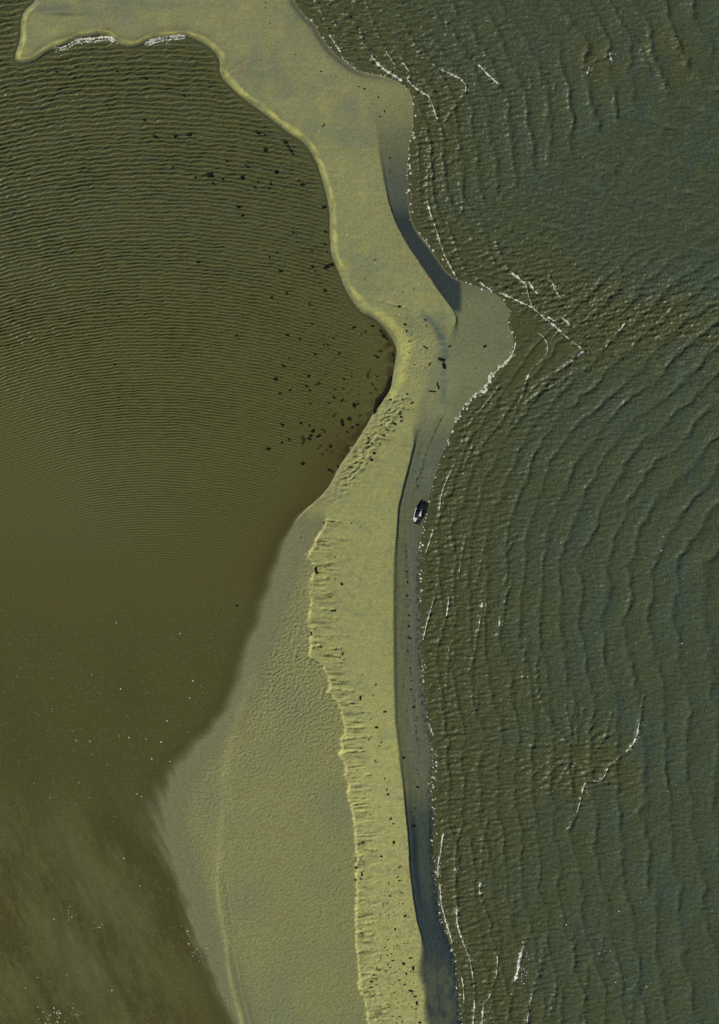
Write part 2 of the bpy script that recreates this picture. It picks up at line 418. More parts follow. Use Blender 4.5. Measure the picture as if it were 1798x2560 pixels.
# grey-blue patches on the upper spit
C = mixc(C, (108, 112, 92), top * ss(0.0, 0.45, n1 + 0.4 * n2 + .3 * n4) * ss(10, 60, dl) * 0.7)
C = mixc(C, (138, 132, 86), top * ss(0.05, 0.45, -n1 + 0.4 * n2 + .3 * n3) * ss(10, 60, dl) * 0.3)
for (cx, cy, rx, ry, a, col) in [(120, 22, 110, 13, .8, (92, 100, 86)), (330, 12, 230, 14, .5, (100, 106, 90)), (170, 37, 55, 4, .7, (62, 64, 46)),
                                 (290, 36, 90, 8, .35, (108, 110, 86)), (330, 70, 60, 14, .25, (135, 130, 90)), (905, 700, 40, 70, .5, (108, 114, 88)),
                                 (920, 660, 60, 40, .3, (110, 116, 92)), (1010, 800, 40, 30, .5, (110, 116, 90)), (1108, 850, 16, 50, .75, (84, 94, 90)),
                                 (1100, 800, 18, 30, .5, (90, 98, 88)), (1075, 1045, 22, 60, .6, (92, 104, 96)), (780, 330, 30, 60, .35, (105, 110, 84)),
                                 (700, 180, 60, 60, .35, (116, 120, 88)), (560, 60, 90, 70, .3, (132, 128, 88)), (1085, 940, 20, 60, .5, (104, 110, 92))]:
    e = np.exp(-(((X - cx) / rx) ** 2 + ((Y - cy) / ry) ** 2) ** 1.3)
    C = mixc(C, col, (e * a * (0.8 + 0.8 * n2)).clip(0, 1))
# pale dry levee
wide_l = ss(720, 780, Y) * (1 - ss(950, 1000, Y))
levc = lev * np.maximum(ss(-.55, .15, pn(X / 34, Y / 34, 136)), .9 * wide_l) * (0.9 + (0.8 - .55 * wide_l) * pn(X / 22, Y / 22, 24)) * np.interp(Y, [0, 100, 250, 560, 700, 980], [.6, .8, 1, .8, .9, .8])
C = mixc(C, (182, 176, 104), levc.clip(0, 1))
C = mixc(C, (152, 146, 94), np.exp(-(pr / (13 - 6 * ss(2000, 2250, Y))) ** 2) * ss(1600, 1850, Y) * (.45 + .35 * ss(2100, 2300, Y)) * (.8 + .8 * pn(X / 20, Y / 50, 150)))
C = mixc(C, (168, 160, 104), np.exp(-((dw - 3 + 0.7 * wob + 5 * pn(X / 9, Y / 7, 163)) / 3.5) ** 2) * ss(1290, 1330, Y) * ss(-.3, .3, pn(X / 25, Y / 18, 131)))  # scarp edge painted brighter, like a face turned to the sun
# wet foreshore on the sea side, with the blue-black wet strip
wetE = (1 - dryE) * (sgn > 0) * (ds < 260) * (X > 600)
C = mixc(C, (98, 98, 72), wetE * ss(250, 420, Y) * 0.95)
C = mixc(C, (112, 114, 84), wetE * (ss(700, 780, Y) * (1 - ss(930, 1060, Y))))
C = mixc(C, (120, 121, 90), wetE * ss(840, 930, Y) * (1 - ss(1050, 1180, Y)))
C = mixc(C, (134, 132, 92), wetE * ss(860, 940, Y) * (1 - ss(1000, 1070, Y)) * (1 - ss(1090, 1150, X)) * .8)
C = mixc(C, (98, 102, 82), wetE * ss(1040, 1120, Y) * (1 - ss(1200, 1300, Y)))
C = mixc(C, (108, 108, 78), wetE * ss(980, 1040, Y) * (1 - ss(1150, 1260, Y)) * ss(0, 0.4, pn(X / 24, Y / 30, 26) + .5 * n4) * .7)
C = mixc(C, (101, 95, 66), wetE * ss(1250, 1330, Y) * (1 - ss(1880, 1980, Y)) * (1 - ss(-28, -12, -(-de) + 0)) * 1.0)
strip2 = wetE * ss(1280, 1330, Y) * ss(14, 30, -de)
C = mixc(C, (97, 99, 78), strip2 * (1 - ss(1900, 2000, Y)))
C = mixc(C, (100, 106, 92), strip2 * np.exp(-((-de - 34) / 6.0) ** 2) * (1 - ss(1880, 1960, Y)) * .6)
blueA = wetE * ss(460, 560, Y) * (1 - ss(770, 790, Y)) * (1 - ss(1146 + 4 * n4, 1160 + 4 * n4, X)) * ss(3, 9, ds)
C = mixc(C, (42, 52, 53), blueA)
C = mixc(C, (70, 78, 74), wetE * ss(360, 470, Y) * (1 - ss(480, 560, Y)) * .6)
blueB = wetE * ss(1960, 2060, Y)
C = mixc(C, (64, 72, 64), blueB * (1 - ss(2380, 2440, Y) * .35))
C = mixc(C, (32, 42, 48), blueB * np.exp(-((-de - 13) / 8.0) ** 2) * (1 - ss(2360, 2410, Y)))
C = mixc(C, (50, 60, 62), blueB * ss(2180, 2300, Y) * (1 - ss(2370, 2440, Y + 25 * n4)))
C = mixc(C, (56, 64, 62), blueB * ss(2380, 2440, Y) * ss(-.1, .35, pn(X / 14, Y / 40, 146) + .3 * n4))
C = mixc(C, (62, 66, 54), np.exp(-(((X - 1080) / 22) ** 2 + ((Y - 2400) / 20) ** 2)) * .8)
C = mixc(C, (84, 86, 64), wetE * ss(1860, 1960, Y) * (1 - ss(2000, 2100, Y)) * np.exp(-((-de - 14) / 12.0) ** 2) * .5)
C = mixc(C, (30, 38, 40), wetE * ss(1990, 2060, Y) * np.exp(-((ds - 6) / 7.0) ** 2) * ss(-.1, .2, pn(X / 6, Y / 9, 27)) * .8)
C = mixc(C, (46, 54, 58), wetE * np.exp(-((ds - 10) / 8.0) ** 2) * (1 - ss(170, 230, Y)) * 0.7)
C = mixc(C, (34, 42, 46), wetE * np.exp(-((ds - 6) / 8.0) ** 2) * ss(1300, 1400, Y) * ss(-.2, .25, pn(X / 7, Y / 10, 28)) * .8)
C = mixc(C, (82, 92, 88), np.exp(-(pdist(X, Y, smooth_line([(1060,788),(1082,805),(1098,835),(1110,862),(1116,890),(1106,898)], 2)) / (9 + 5 * n4)) ** 2) * .9)
C = mixc(C, (92, 102, 94), np.exp(-(pdist(X, Y, [(1108,920),(1106,960),(1112,1000)]) / 9) ** 2) * .6)
wst = pn(-de / 7, Y / 80, 160) + .6 * pn(-de / 3.5, Y / 30, 161) + .4 * pn(X / 8, Y / 10, 162)
C *= (1 + .22 * wst * (wetE * ss(900, 1050, Y)).clip(0, 1))[..., None]
# thin strandline of weed fragments
wr = pdist(X, Y, smooth_line([(1104,1045),(1091,1075),(1082,1093),(1070,1124),(1062,1145),(1055,1170),(1045,1200),(1042,1220)], 2)) + 2 * pn(X / 6, Y / 6, 29)
C = mixc(C, (58, 60, 46), np.exp(-(wr / 2.2) ** 2) * ss(-.3, .1, pn(X / 9, Y / 7, 134)) * .8)
wr2 = pdist(X, Y, smooth_line([(1015,1330),(1014,1385),(1018,1450),(1021,1540),(1022,1600),(1026,1680),(1034,1760),(1042,1830),(1046,1900)], 2)) + 3 * pn(X / 8, Y / 8, 30)
C = mixc(C, (66, 64, 44), np.exp(-(wr2 / 3.0) ** 2) * ss(0.0, .25, pn(X / 12, Y / 12, 31)) * .8)
# shade painted into the gullies and hollows of the bank
C = mixc(C, (96, 96, 66), gm2 * ss(0.1, 0.45, -gr) * .7)
C = mixc(C, (104, 102, 70), tram * ss(0.12, 0.4, -pn(X / 7, Y / 6, 15)) * .7)
C = mixc(C, (120, 126, 96), bank * ss(0.12, 0.5, pn(X / 60, Y / 26, 140) + .6 * pn(X / 30, Y / 7, 141) + .3 * pn(X / 9, Y / 4, 142)) * .35)
C = mixc(C, (162, 154, 92), bank * ss(0.15, 0.5, pn(X / 50, Y / 30, 143) + .6 * pn(X / 34, Y / 8, 144)) * .25)
C = mixc(C, (134, 118, 76), (bank + flat).clip(0, 1) * ss(0.25, 0.55, pn(X / 24, Y / 18, 145) + .4 * n1) * .5)
C *= (1 + 0.13 * n4 + 0.10 * pn(X / 5, Y / 5, 32))[..., None]
ALB = 1.0
wet = np.clip(1 - drym - lev, 0, 1) * 0.4 + 0.5 * np.clip(wetE + blueA + blueB, 0, 1)
C *= (np.array([0.99, 1.035, 0.985], f32)[None, None, :] * (1 + .14 * (bank * ss(1500, 2000, Y))[..., None]))
sand = grid_mesh('sand', gx, gy, H, (H > -0.85) | (sgn > 0), C * ALB, {'wet': wet}, M_SAND)
sand['kind'] = 'structure'

# ------------------------------------------------------------------ lagoon
lx = np.arange(-110, 1012, 2.1).astype(f32)
ly = np.concatenate([np.arange(-110, 1400, 1.05), np.arange(1400, 2672, 2.4)]).astype(f32)
X, Y = np.meshgrid(lx, ly)
lh = LAND_H(X, Y).astype(f32)
dlg = pdist(X, Y, LAGOON_SHORE)
rad = np.sqrt((X - 380) ** 2 + (Y - 2150) ** 2)
lam_r = np.array([600, 850, 1000, 1150, 1300, 1600, 1750, 1950, 2150, 2400]); lam = np.array([6, 6.2, 6.6, 7.2, 8.2, 10.2, 11.2, 12.8, 14.5, 15])
rr = np.linspace(0, 2600, 2601); ph_t = np.cumsum(2 * np.pi / np.interp(rr, lam_r, lam))
ph = -np.interp(rad, rr, ph_t).astype(f32)
sc = np.interp(rad, [800, 1100, 1900], [0.5, 0.62, 1.0]).astype(f32)
ph += 3.0 * pn(X / 75, Y / 48, 40) + 2.4 * pn(X / 30, Y / 26, 41) + 1.5 * pn(X / 12, Y / 14, 42)
ang = 0.10 * np.sin(X / 170) + 0.0
prof = np.sin(ph + 0.55 * np.sin(ph))
am = np.interp(rad, [640, 760, 900, 1050, 1300, 1900], [0.0, 0.085, 0.20, 0.27, 0.36, 0.46]).astype(f32)
left = ss(0, 330, X + 0.5 * (1150 - Y))                                       # ripples die out towards the south-west
am *= (0.25 + 0.75 * np.maximum(left, ss(1050, 900, Y)))
am *= (0.5 + .5 * ss(-0.4, 0.3, pn(X / 30, Y / 11, 43))) * (0.85 + 0.35 * pn(X / 160, Y / 120, 44))
lee = ss(30, 150, pdist(X, Y, [(985,870),(978,940),(930,1040),(860,1160),(800,1260),(700,1420)]))   # calm water in the cove
am *= 0.08 + 0.92 * lee
am *= 0.12 + 0.88 * ss(3, 26, dlg + 30 * ss(900, 1000, Y))
Z = am * prof + 0.16 * ss(0, 20, dlg) * sc * pn(X / 9, Y / 5, 45) * ss(1350, 900, Y) + 0.02 * pn(X / 4, Y / 4, 46)
depth = Z - lh
sft = ss(1250, 1420, Y)
murk = 1 - np.exp(-(np.maximum(0, 0.03 - lh) * (10 - 5.7 * sft)) ** (1 + .55 * sft))
C = np.zeros(X.shape + (3,), f32) + lin((80, 77, 50))
C = mixc(C, (82, 77, 45), ss(500, 1000, Y))
C = mixc(C, (80, 73, 43), ss(1150, 1450, Y))
C = mixc(C, (80, 72, 40), ss(1250, 1420, Y) * ss(0.05, 0.4, pn(X / 150, Y / 110, 47)) * .7)
C = mixc(C, (74, 69, 39), ss(1450, 1650, Y) * (1 - ss(1980, 2150, Y)) * .5)
C = mixc(C, (74, 76, 58), ss(-0.1, 0.4, pn(X / 60, Y / 24, 48)) * (1 - ss(500, 900, Y)) * .6)
C = mixc(C, (80, 72, 42), ss(0, 0.3, pn(X / 26, Y / 10, 49)) * (1 - ss(700, 1100, Y)) * .45)
lsx = X * 0.90 - Y * 0.43; lsy = X * 0.43 + Y * 0.90
lst = pn(lsx / 130, lsy / 190, 152) + .5 * pn(lsx / 22, lsy / 90, 153) + .4 * pn(lsx / 7, lsy / 26, 154)
swl = ss(1900, 2150, Y) * (1 - ss(330, 560, X + .0 * Y))
C = mixc(C, (95, 91, 60), swl * ss(-.5, .7, lst) * .85)
C = mixc(C, (70, 62, 34), ss(1900, 2150, Y) * ss(0, .4, -lst) * .5)
C = mixc(C, (83, 81, 51), ss(1000, 1250, Y) * (1 - ss(1300, 1600, Y)) * (1 - ss(150, 700, X)) * .4)
spk = pn(X / 3.2, Y / 3.0, 155)
C = mixc(C, (104, 104, 76), ss(1400, 1600, Y) * ss(.34, .5, spk) * .8)
cove = np.exp(-(pdist(X, Y, [(860,1120),(800,1230),(740,1330),(700,1440)]) / 70.0) ** 2)
C = mixc(C, (72, 62, 32), cove * .8)
weedy = np.exp(-(pdist(X, Y, [(960,835),(985,890),(970,985),(915,1060),(860,1140)]) / 16.0) ** 2)
C = mixc(C, (52, 38, 16), weedy * ss(-.35, .2, pn(X / 16, Y / 16, 50)) * .75)
C = mixc(C, (58, 50, 24), np.exp(-(((X - 880) / 110) ** 2 + ((Y - 1020) / 130) ** 2)) * ss(0.12, .4, pn(X / 9, Y / 8, 51)) * .6)
C = mixc(C, (56, 58, 44), (1 - ss(0, 14, dlg)) * (1 - ss(1000, 1150, Y)) * .5)
keep = (lh < 0.12)
C *= np.array([1.12, 1.27, 1.16], f32)
lagoon = grid_mesh('lagoon', lx, ly, Z.astype(f32), keep, C, {'murk': murk}, M_LAGOON)
lagoon['kind'] = 'structure'
LAG_Z = sampler(Z, lx, ly)
def lag_crest(x, y):
    i0, i1 = np.searchsorted(lx, [x - 6, x + 6]); j0, j1 = np.searchsorted(ly, [y - 8, y + 8])
    return max(float(Z_LAG[j0:j1, i0:i1].max()), float(LAND_H(x, y))) if i1 > i0 and j1 > j0 else float(LAND_H(x, y))
Z_LAG = Z

# ------------------------------------------------------------------ sea
CRESTS = [   # (crest line, height, width, foam intervals along the line 0..1 with foam width)
 ([(800,27),(810,48),(816,66),(829,97),(842,116),(852,131)], .16, 5, [(0,.3,1.6),(.55,1,3.0)]),
 ([(853,140),(864,155),(890,172)], .1, 4, [(0,1,4.2)]),
 ([(860,10),(881,55),(903,84),(916,113),(929,142),(943,158),(955,171),(985,189),(1006,203)], .26, 8, [(.58,1,4.4)]),
 ([(915,5),(934,53),(948,90),(961,121),(977,148),(990,166)], .2, 7, [(.75,1,1.5)]),
 ([(1006,145),(1010,163),(1024,179)], .16, 5, [(.3,1,2.6)]),
 ([(1024,190),(1018,197),(1027,211),(1042,222),(1060,235),(1073,240),(1087,279),(1092,298),(1109,306)], .16, 5, [(0,.45,4.0),(.45,.9,2.2)]),
 ([(1000,40),(1036,114),(1075,162),(1117,181),(1159,201),(1167,223),(1159,245),(1128,279),(1117,301)], .2, 7, [(.46,.76,4.6)]),
 ([(1120,60),(1150,110),(1173,139),(1201,167),(1234,201),(1248,212)], .22, 8, [(.62,1,3.6)]),
 ([(1468,186),(1476,159),(1502,145),(1524,140)], .14, 6, [(0,.25,3)]),
 ([(1525,132),(1529,155)], .14, 5, [(0,1,6)]),
 ([(1085,395),(1072,430),(1067,473),(1070,518),(1089,568),(1109,635),(1139,690)], .2, 6, [(.35,1,2.8)]),
 ([(1187,685),(1203,710),(1228,726)], .12, 4, [(.4,1,3.0)]),
 ([(1240,600),(1250,637),(1265,662),(1277,682),(1295,694),(1316,713)], .24, 7, [(.62,1,5.2)]),
 ([(1316,713),(1322,745),(1332,769)], .1, 4, [(0,1,1.1)]),
 ([(1322,704),(1332,722),(1345,736)], .14, 5, [(.0,1,4)]),
 ([(1375,690),(1383,712),(1389,729),(1399,741),(1414,751)], .18, 5, [(.2,.8,3.2)]),
 ([(1252,734),(1267,739),(1300,756),(1332,769),(1347,784),(1374,806),(1394,821),(1414,841),(1436,858),(1456,873),(1473,888),(1491,902)], .2, 5, [(0,.62,3.4),(.62,.84,1.8)]),
 ([(1369,793),(1399,808),(1424,818),(1456,833),(1486,850),(1508,868),(1525,888)], .24, 6, [(0,.12,3)]),
 ([(1398,780),(1406,796),(1419,806),(1427,813)], .14, 4, [(.3,1,3.6)]),
 ([(1562,808),(1550,826),(1530,848),(1513,868)], .16, 5, [(0,.35,2.2),(.9,1,5)]),
 ([(1460,878),(1438,895),(1411,917),(1389,930),(1366,947),(1344,960),(1320,985)], .22, 5, [(0,.12,4),(.2,.45,1.4)]),
 ([(1473,922),(1424,937),(1389,962),(1349,982),(1310,1010)], .2, 5, []),
 ([(1322,808),(1349,836),(1364,846),(1372,875),(1357,903),(1339,915),(1317,942),(1312,974)], .1, 4, [(.15,.5,1.3),(.8,.88,4)]),
 ([(1399,826),(1380,850),(1372,875)], .08, 4, []),
 ([(1312,974),(1290,1030),(1273,1063)], .18, 5, []),
 ([(1251,963),(1215,1008),(1167,1069),(1156,1097)], .14, 4, [(.2,.5,1.0)]),
 ([(1139,1158),(1120,1191),(1103,1236),(1098,1278)], .14, 4, [(.1,1,1.5)]),
 ([(1200,1080),(1180,1120),(1160,1170)], .14, 5, []),
 ([(1084,1325),(1067,1375),(1062,1400)], .12, 3.5, [(0,.8,1.8)]),
 ([(1095,1464),(1084,1503),(1067,1558),(1058,1600)], .14, 4, [(.3,1,2.4)]),
 ([(1123,1494),(1117,1536),(1109,1581),(1095,1608)], .16, 4.5, [(0,.4,2.4)]),
 ([(1165,1340),(1153,1400),(1145,1453)], .14, 5, [(.6,.8,1.2)]),
 ([(1217,1341),(1203,1402),(1192,1458)], .16, 5.5, []),
 ([(1206,1505),(1200,1550),(1195,1581),(1184,1647),(1173,1681)], .18, 5.5, [(0,.1,6),(.2,.4,1.4)]),
 ([(1252,1540),(1248,1558),(1245,1592)], .16, 5, [(.2,.45,5.5)]),
 ([(1279,1453),(1259,1514)], .16, 6, []), ([(1290,1336),(1267,1386)], .16, 6, []),
 ([(1123,1620),(1119,1670),(1117,1726)], .14, 5, [(0,.1,2)]), ([(1112,1753),(1109,1837)], .13, 5, []),
 ([(1195,1720),(1195,1764)], .14, 6, []), ([(1320,1600),(1312,1636),(1310,1703)], .18, 8, []),
 ([(1345,1640),(1340,1726),(1373,1792),(1401,1842),(1435,1876)], .2, 8, []),
 ([(1443,1770),(1440,1848)], .14, 6, []), ([(1529,1781),(1513,1848),(1485,1881)], .16, 6, []),
 ([(1610,1740),(1599,1804),(1591,1842),(1582,1862),(1550,1895),(1518,1919),(1510,1945),(1493,1956),(1479,1948),(1463,1956),(1457,1973),(1451,2004),(1437,2048),(1418,2079)], .2, 6,
   [(.16,.36,4.2),(.5,.64,2.6),(.68,.76,5),(.78,.88,1.6)]),
 ([(1110,2085),(1106,2093),(1103,2126),(1095,2159),(1095,2193)], .14, 4, [(0,1,3.0)]),
 ([(1100,2209),(1103,2260),(1109,2282),(1120,2321),(1131,2357)], .14, 4, [(0,1,3.2)]),
 ([(1159,2051),(1139,2115),(1137,2176),(1140,2210),(1142,2254),(1142,2304),(1151,2338),(1173,2393),(1178,2415),(1187,2471)], .18, 5,
   [(.28,.32,5),(.5,.84,3.4),(.84,.95,2.4)]),
 ([(1220,2048),(1206,2109),(1204,2170)], .16, 6, []),
 ([(1201,2205),(1198,2232),(1212,2276),(1228,2304),(1223,2332),(1240,2371),(1245,2404),(1240,2449),(1223,2494),(1209,2510)], .2, 6, [(0,.1,3.6),(.6,.78,2.4),(.9,1,2)]),
 ([(1209,2512),(1205,2560),(1200,2640)], .16, 4, [(0,1,4.4)]),
 ([(1284,2254),(1279,2310)], .18, 8, []),
 ([(1318,2345),(1301,2382),(1296,2421),(1287,2455)], .24, 8, [(.2,1,9)]),
 ([(1284,2477),(1273,2521),(1268,2570)], .2, 7, []),
 ([(1362,2343),(1357,2399),(1340,2460),(1326,2499),(1320,2538),(1316,2580)], .22, 8, [(.6,.72,4.5),(.78,.9,1.6)]),
 ([(1429,2332),(1440,2382),(1437,2421)], .22, 9, []), ([(1390,2466),(1379,2522),(1373,2560)], .22, 9, []),
 ([(1468,2421),(1462,2522),(1460,2600)], .2, 9, []), ([(1507,2343),(1501,2400)], .18, 9, []), ([(1590,2449),(1579,2522),(1570,2600)], .18, 10, []),
 ([(1187,2480),(1186,2520),(1180,2590)], .14, 4, [(.2,.9,3.4)]),
 ([(1150,2420),(1160,2470),(1160,2530)], .12, 4, [(.2,.8,2.6)]),
 ([(1620,120),(1650,180),(1672,230)], .2, 9, []), ([(1560,60),(1600,110),(1620,170)], .2, 9, []), ([(1690,90),(1720,150)], .2, 10, []),
 ([(1290,180),(1330,190),(1325,240)], .16, 6, []), ([(1360,170),(1390,205),(1385,230)], .14, 6, []),
 ([(1120,560),(1140,620),(1160,670)], .16, 6, []), ([(1200,560),(1220,620),(1240,660)], .16, 7, []), ([(1150,370),(1160,430),(1155,530)], .14, 6, []),
]
for a_, r0_, r1_, cv in [(-100,30,150,.0),(-85,26,140,.05),(-70,30,120,.1),(-55,34,110,.1),(-118,34,150,-.1),(-135,36,150,-.25),(-152,40,130,-.3),
                         (-40,40,110,.1),(-20,45,120,.1),(165,40,130,-.3),(145,40,120,-.2),(120,38,110,-.1),(95,36,100,0),(70,40,110,.1),(40,45,120,.15),(10,50,130,.1)]:
    pl = []
    for t_ in (0, .35, .7, 1):
        r_ = r0_ + (r1_ - r0_) * t_; q_ = math.radians(a_) + cv * t_
        pl.append((1440 + r_ * math.cos(q_), 1885 + .8 * r_ * math.sin(q_)))
    CRESTS.append((pl, .16, 5.5, []))
qx = np.arange(640, 1912, 1.55).astype(f32); qy = np.arange(-110, 2671, 1.55).astype(f32)
X, Y = np.meshgrid(qx, qy)
sh = LAND_H(np.minimum(X, 1440), Y).astype(f32)
sh = np.where(X > 1440, -3, sh)
seaside = inside(X, Y, SEA_SHORE + [(2600,2700),(2600,-140)])
dsea = pdist(X, Y, SEA_SHORE)
A_LINE = smooth_line([(620,-200),(737,0),(800,85),(900,170),(1010,240),(1030,420),(1045,560),(1110,650),(1230,725),(1420,830),(1800,1080)], 2)
B_LINE = smooth_line([(1800,420),(1500,650),(1300,850),(1180,1000),(1100,1160),(1060,1300),(1052,1500),(1056,1720),(1086,1880),(1084,2100),(1100,2280),(1145,2450),(1175,2750)], 2)
dA = pdist(X, Y, A_LINE); dB = pdist(X, Y, B_LINE)
sideA = inside(X, Y, A_LINE + [(2600,1080),(2600,-200)]); sideB = inside(X, Y, [(2600,420)] + B_LINE + [(2600,2750)])
fadA = ss(-10, 40, np.where(sideA, dA, -dA)) * (1 - ss(700, 1150, Y - .1 * X)); fadB = ss(-10, 40, np.where(sideB, dB, -dB)) * ss(520, 900, Y + .05 * X)
warp = 24 * pn(X / 210, Y / 210, 60) + 8 * pn(X / 60, Y / 80, 61) + 3.0 * pn(X / 20, Y / 24, 62)
def train(d, seed):
    k = 0.045
    p = np.log(1 + k * np.maximum(d + warp, 0) / 36.0) / k * 2 * np.pi
    p = p + 2.2 * pn(X / 120, Y / 90, seed + 5) + 1.0 * pn(X / 34, Y / 30, seed + 6)
    p = p - 0.65 * np.cos(p)
    c = np.exp(1.0 * (np.cos(p) - 1)) - .25
    return c * (0.42 + .58 * ss(-0.35, 0.45, pn(X / 120, Y / 95, seed) + 0.5 * pn(X / 40, Y / 30, seed + 1)))
off = ss(0, 600, dsea)
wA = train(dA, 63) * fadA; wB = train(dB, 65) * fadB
cape = np.exp(-(pdist(X, Y, [(1310,800),(1500,760),(1798,820)]) / 110.0) ** 2)
Z = 0.58 * (1.25 * wA + wB) * ss(0, 25, dsea) * (1 + .5 * off)
# wind chop, crossing the swell; long-crested and lying east-west near the beach, finer offshore
cr = X * 0.10 + Y * 0.995; cl = X * 0.995 - Y * 0.10
ch1 = pn(cl / 26, cr / 8.5, 67); ch2 = pn((X + 0.45 * Y) / 15, (Y - 0.45 * X) / 8, 68); ch3 = pn(X / 6.0, Y / 5.0, 69); ch4 = pn(X / 3.6, Y / 3.2, 70)
near = np.exp(-dsea / 260.0)
cape = np.exp(-(pdist(X, Y, [(1310,800),(1500,760),(1798,820)]) / 110.0) ** 2)
shoal = np.exp(-(((X - 1450) / 150) ** 2 + ((Y - 1930) / 70) ** 2))
busy = np.clip(near + 0.8 * cape + 0.8 * shoal, 0, 1.2)
TRI = [(1270,770),(1340,795),(1440,872),(1380,925),(1330,950),(1250,985),(1285,860)]
TRS = pdist(X, Y, TRI + TRI[:1]) * np.where(inside(X, Y, TRI), 1, -1)
calm = ss(0, 22, dsea) * (1 - .7 * ss(-18, 22, TRS))
Z += calm * 1.9 * ((0.17 + 0.10 * busy) * ch1 * (0.35 + 0.9 * busy) + (0.11 + 0.02 * near) * ch2 + (0.075 + .05 * near) * ch3 + 0.04 * ch4)
Z += calm * cape * (0.55 * (0.3 - np.abs(pn((X + .8 * Y) / 26, (Y - .8 * X) / 13, 137))) + 0.55 * (0.3 - np.abs(pn((X - .9 * Y) / 26, (Y + .9 * X) / 13, 138))))
Z += calm * near * 0.16 * pn(cl / 17, cr / 5.5, 139)
Z += 0.30 * pn((X + 0.35 * Y) / 60, (Y - 0.1 * X) / 110, 71) * off
for pts, h, w, fo in CRESTS:
    bump_line(Z, qx, qy, smooth_line(pts, 2), h * 2.3, w * 0.8)
murk = 1 - np.exp(-np.maximum(0, 0.05 - sh) * 16.0)
C = np.zeros(X.shape + (3,), f32) + lin((74, 80, 60))
m1 = pn(X / 120, Y / 170, 72); m2 = pn(X / 30, Y / 45, 73); m3 = pn(X / 10, Y / 10, 74)
brown = np.clip(1.15 * np.exp(-dsea / 150.0) + 0.9 * cape * (1 - ss(1550, 1800, X) * .4) + 0.9 * shoal
                + 0.7 * np.exp(-(pdist(X, Y, [(1380,180),(1640,120),(1700,160)]) / 60) ** 2)
                + 0.45 * ss(1000, 1300, Y) * np.exp(-dsea / 330.0) + 0.35 * m1 + 0.45 * m2 + 0.25 * m3, 0, 1)
C = mixc(C, (84, 79, 46), brown * .62)
C = mixc(C, (70, 80, 72), ss(0.0, 0.5, -m1 + 0.9 * m2 + 0.3 * m3) * off * .6)
C = mixc(C, (68, 76, 66), .4 * ss(0.25, 0.65, pn(X / 70, Y / 60, 75) + 0.5 * m2) * ss(150, 500, dsea) * .7)
C = mixc(C, (94, 98, 78), (0.5 * (wA + wB)).clip(0, 1) * .5)  # swell crests painted lighter, as if catching the light
C *= (1 + 0.16 * m3 + 0.10 * ch4)[..., None]
C *= np.array([0.9, 0.98, 0.93], f32)
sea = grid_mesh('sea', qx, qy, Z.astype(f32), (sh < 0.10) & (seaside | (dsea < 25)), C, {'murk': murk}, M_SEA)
sea['kind'] = 'structure'
SEA_Z = sampler(Z, qx, qy)

# open water beyond the surveyed sheets, out to the horizon
def open_water():
    bm = bmesh.new()
    x0, x1, y0, y1 = (-109, 1911, -109, 2670)
    R = 40000
    o = [bm.verts.new(W(*p, -0.05)) for p in ((-R, -R), (R, -R), (R, R), (-R, R))]
    i = [bm.verts.new(W(*p, -0.05)) for p in ((x0, y0), (x1, y0), (x1, y1), (x0, y1))]
    for a in range(4):
        b = (a + 1) % 4
        bm.faces.new((o[b], o[a], i[a], i[b]))
    me = bpy.data.meshes.new('open_water'); bm.to_mesh(me); bm.free()
    m = plain_mat('open_sea_water', tuple(lin((74, 80, 64))), tuple(lin((84, 80, 54))), 0.05, 0.3)
    me.materials.append(m)
    ob = bpy.data.objects.new('open_water', me); COL.objects.link(ob); ob['kind'] = 'structure'
open_water()

# ------------------------------------------------------------------ tagging
def tag(o, label=None, cat=None, group=None, kind=None):
    if label: o['label'] = label
    if cat: o['category'] = cat
    if group: o['group'] = group
    if kind: o['kind'] = kind
    return o

def mesh_obj(name, verts, faces, mat, parent=None, smooth=True):
    me = bpy.data.meshes.new(name)
    me.from_pydata([tuple(map(float, v)) for v in verts], [], faces)
    me.validate()
    if smooth: me.shade_smooth()
    me.materials.append(mat)
    o = bpy.data.objects.new(name, me); COL.objects.link(o)
    if parent: o.parent = parent
    return o

